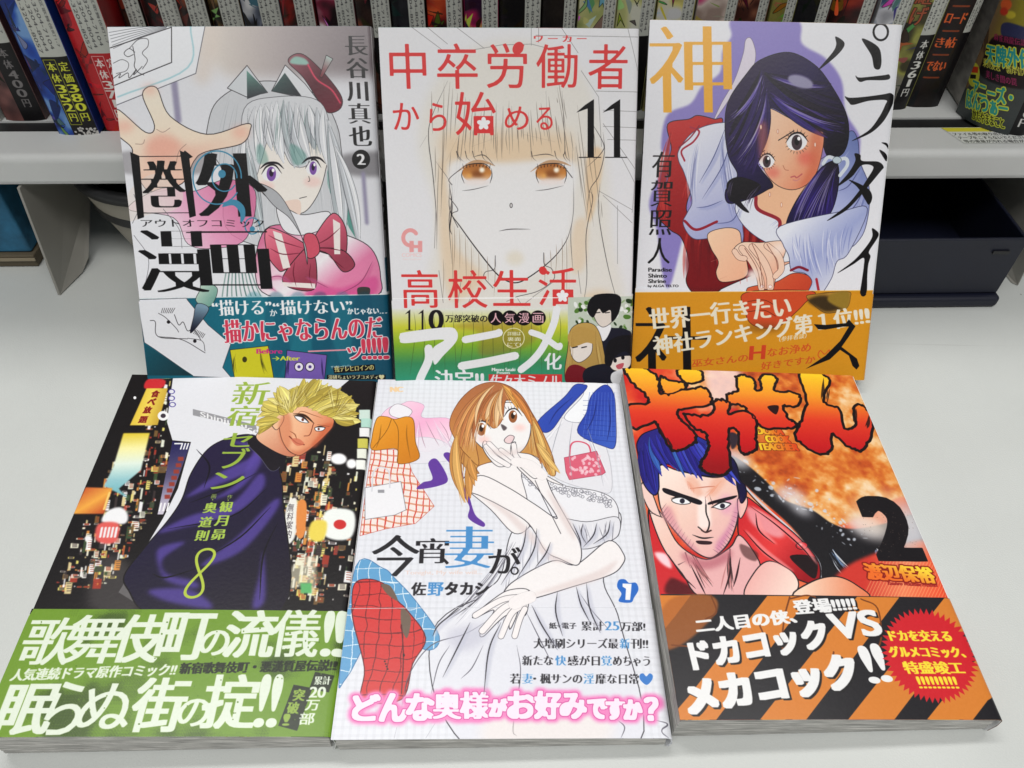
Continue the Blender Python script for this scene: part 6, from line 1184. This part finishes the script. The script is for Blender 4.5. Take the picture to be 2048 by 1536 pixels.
magazine(-22, 1, 38, 12, (40, 34, 36), [(40, 30, 32), (120, 80, 76)], ['本体400円'], 'magazine at the left end of the rack, black price box reading 400', ptxt=(120, 116, 116))
magazine(13.5, 36.5, 22, 14, (30, 70, 160), BLU, ['本体352円', '定価380円'], 'magazine with a blue edge and yellow prices 352 and 380, torn at its foot', ptxt=(216, 220, 60), worn=True)
magazine(38.5, 60, 26, 14, (176, 30, 36), [(176, 28, 34), (190, 36, 42)], ['本体371円', '定価390円'], 'magazine with a red edge and red price box reading 371 and 390', pcol=(176, 28, 34), ptxt=(230, 226, 220), worn=True)
ROW = [  # right edge of spine, width of the white part, colours, letters, lettering colour, description
 (72, 11, DK, '', None, 'dark brown magazine just right of the red edged one'), (91.5, 10, RDK, '水', (206, 60, 50), 'dark red magazine with one red character, above the drawn sheet of paper'),
 (107, 10, DK, '', None, 'thin black magazine second right of the red lettered one'), (124, 11, GLD, '', None, 'olive brown magazine with jagged pale shapes above the first cover'),
 (145, 11, [(20, 20, 24), (90, 96, 110), (206, 206, 206)], '', None, 'black and silver magazine above the red cap on the first cover'), (163, 10, [(36, 14, 12), (120, 30, 26), (40, 30, 26)], '', None, 'maroon magazine left of the one with white letters'),
 (184, 10, [(30, 20, 22), (120, 40, 60), (230, 220, 220)], 'れち', (230, 220, 216), 'magazine with white letters on dark pink, above the end of the first cover'), (203, 10, DK, '', None, 'black magazine directly above the gap between the first two books'),
 (221.5, 9, [(12, 12, 14), (30, 30, 36)], '', None, 'plain black magazine over the left of the middle cover'), (241.5, 9, RDK, '王の', (226, 130, 40), 'magazine with orange characters on dark red above the middle cover'),
 (260.5, 9, [(40, 16, 40), (160, 30, 80), (200, 190, 80)], 'え', (220, 60, 120), 'magazine with a pink letter and yellow marks above the middle cover'), (283.5, 9, [(18, 16, 18), (40, 34, 30)], '超現', (200, 160, 80), 'first magazine with gold outlined characters above the number 11'),
 (302.5, 7, [(18, 16, 18), (40, 34, 30)], '超現', (206, 170, 90), 'second magazine with gold outlined characters, right of its twin'), (323.5, 7, YG, 'ら', (30, 28, 26), 'pale green magazine with a black letter, left of its twin'),
 (345, 8, YG, 'らけ', (30, 28, 26), 'pale green magazine with black letters, above the left corner of the right book'), (366, 7, [(150, 140, 80), (210, 200, 120), (206, 206, 206)], 'の技', (200, 60, 30), 'yellow and grey magazine above the yellow character'),
 (388.5, 6, [(150, 130, 120), (206, 190, 180), (190, 60, 110)], 'まで', (40, 90, 170), 'magazine with blue letters on a pale ground above the lilac shade'), (406.5, 6, [(60, 30, 24), (150, 96, 70), (90, 40, 30)], '', None, 'reddish brown magazine above the purple haired head'),
 (420.5, 6, [(110, 104, 50), (140, 136, 70)], '', None, 'thin olive magazine above the right book'), (439.5, 7, [(14, 14, 16), (30, 30, 34)], '', None, 'black magazine with a black price strip above the right book'),
 (465, 8, RDK, '王の', (220, 150, 60), 'wide magazine with golden characters on dark red near the small ring'), (483.5, 8, [(150, 150, 156), (200, 200, 206), (60, 80, 110)], '', None, 'grey blue magazine above the right corner of the right book')]
px = 61.
for i, (xr, wh, art, mk, mc, lab) in enumerate(ROW):
    t = magazine(px+.3, xr, 45+1.5*math.sin(i*2.3), wh, (40, 36, 36), art, ['本体361円'] if xr > 470 else [], lab, marks=mk, mcol=mc or (200, 200, 200), lean=.0)
    px = xr
magazine(484, 505, 47, 9.5, (40, 36, 30), [(60, 56, 30), (150, 150, 70), (120, 116, 106)], ['本体361円'], 'magazine with brown letters on yellow and grey, price strip reading 361', marks='見え！受け継げ', mcol=(160, 80, 50))
magazine(506, 526, 50, 5, (14, 12, 12), [(14, 10, 10), (30, 16, 14)], [], 'black magazine full of orange lettering beside the curled one', marks=['ザー', '衝撃', '激変', 'ロード', 'き帖', 'でない'], mcol=(220, 96, 40))
# the curled magazine at the right end
def curled():
    P0, P1 = np.array([534., 44, ZT]), np.array([553., 17., ZT]); Wc, Hc = 48., 120.
    pts = lambda u, v: np.array([P0[0]+(P1[0]-P0[0])*u-4.5*math.sin(u*PI)*(1-.2*v)+v*(-8+26*0), P0[1]+(P1[1]-P0[1])*u-3*math.sin(u*PI), ZT+v*Hc+(0.6*math.sin(u*PI))])
    s = Sheet(Wc, Hc, [proj(S2W(pts(0, 1))), proj(S2W(pts(1, 1))), proj(S2W(pts(1, 0))), proj(S2W(pts(0, 0)))], 8, (60, 66, 66))
    s.reg(1740, 0, .1953)
    s.poly([(900, -300), (1800, -300), (1700, 560), (1200, 640), (1000, 900), (900, 600)], ('g', (1000, 200), (1500, 300), (60, 50, 40), (120, 96, 66), (150, 140, 50)), soft=4)
    s.hair([(1150, 40), (1250, 60)], [(1050, 640), (1200, 560)], 40, 8, [(90, 70, 50), (150, 120, 90), (50, 40, 30)], .1, 20, 4, alpha=.7)
    for p, c in (((1420, 40, 70, 60), (226, 100, 50)), ((1480, 140, 60, 40), (206, 190, 60)), ((1400, 110, 50, 40), (200, 60, 40))): s.ell(*p, c, soft=3)
    s.poly([(1380, 250), (1480, 220), (1700, 300), (1700, 420), (1420, 380)], (50, 54, 90), soft=2); s.poly([(1180, 600), (1320, 360), (1720, 470), (1700, 900), (1200, 780)], (22, 18, 22), soft=3)
    s.T('天牌外伝', 1215, 440, 1680, 640, (40, 150, 150), dy=60, dx=0, bx=6, by=-3, out=(206, 214, 60), ow=10); s.T('来賀友志・嶺岸信明', 1185, 580, 1640, 670, (200, 200, 80), dy=110, dx=0, bx=3)
    s.T('麻雀飛龍伝説', 1300, 330, 1640, 400, (140, 40, 80), dy=60, dx=0, bx=3); s.ell(1080, 760, 75, 120, (190, 190, 60)); s.box(1030, 680, 1130, 740, (190, 60, 30)); s.box(1035, 760, 1110, 800, (30, 30, 26))
    s.T('アニーズ・', 1080, 790, 1480, 960, (44, 150, 140), dy=110, dx=0, bx=7, by=-3, out=(206, 214, 60), ow=10); s.T('ぱんつぁー', 1015, 900, 1430, 1080, (44, 150, 140), dy=110, dx=0, bx=7, by=-3, out=(206, 214, 60), ow=10); s.T('かたやままこと', 1100, 1090, 1390, 1200, (30, 30, 28), dy=110, dx=0, bx=3, out=(196, 204, 60), ow=8)
    s.T('美しき闇の罠', 1230, 700, 1530, 780, (150, 40, 90), dy=90, dx=0, bx=2)
    t = empty('magazine', SM@Matrix.Translation((.54, .03, ZT*MM)), 'curled magazine bulging forward at the right end of the rack, green lettering on dark grey', 'magazine', 'magazines standing in the rack')
    V = []; UV = []; nu = 16; nv = 14
    for j in range(nv):
        for i in range(nu): u, v = i/(nu-1), j/(nv-1); V.append((pts(u, v)-np.array([540, 30, ZT]))*MM); UV.append((u, v))
    solid(mesh('front_cover', V, grid(nu, nv), [print_mat('curled_cover', s.image('curled'), .35)], t, UV, True), .4*MM, 1.)
    sp = Sheet(12, 120, [(0, 0), (12, 0), (12, 120), (0, 120)], 8, (180, 182, 176)); sp.box(0, 78, 12, 120, (22, 22, 24))
    for k, ch in enumerate('本体390円'): sp.T(ch, 3, 82+k*5.5, 9, 87+k*5.5, (220, 220, 216), dx=0, bx=.2)
    V = [((pts(1, j/13)+np.array([12.*a, 1.5-2.5*math.sin(a*PI), 0]))-np.array([540, 30, ZT]))*MM for j in range(14) for a in np.linspace(0, 1, 6)]
    mesh('spine', V, grid(6, 14), [print_mat('curled_spine', sp.image('curled_spine'), .4)], t, [(a, j/13) for j in range(14) for a in np.linspace(0, 1, 6)], True)
    V = [np.array(p)-np.array([540, 30, ZT]) for z in (ZT+1, ZT+119) for p in ((537, 45, z), (554.5, 19, z), (563, 20, z), (560, 120, z), (544, 120, z))]
    mesh('pages', np.array(V)*MM, [(4, 3, 2, 1, 0), (5, 6, 7, 8, 9)]+[(i, (i+1) % 5, (i+1) % 5+5, i+5) for i in range(5)], [pg], t)
curled()
magazine(567, 588, 40, 9, (60, 60, 60), [(60, 60, 66), (120, 110, 100)], [], 'grey magazine at the right edge of the picture behind the curled one')
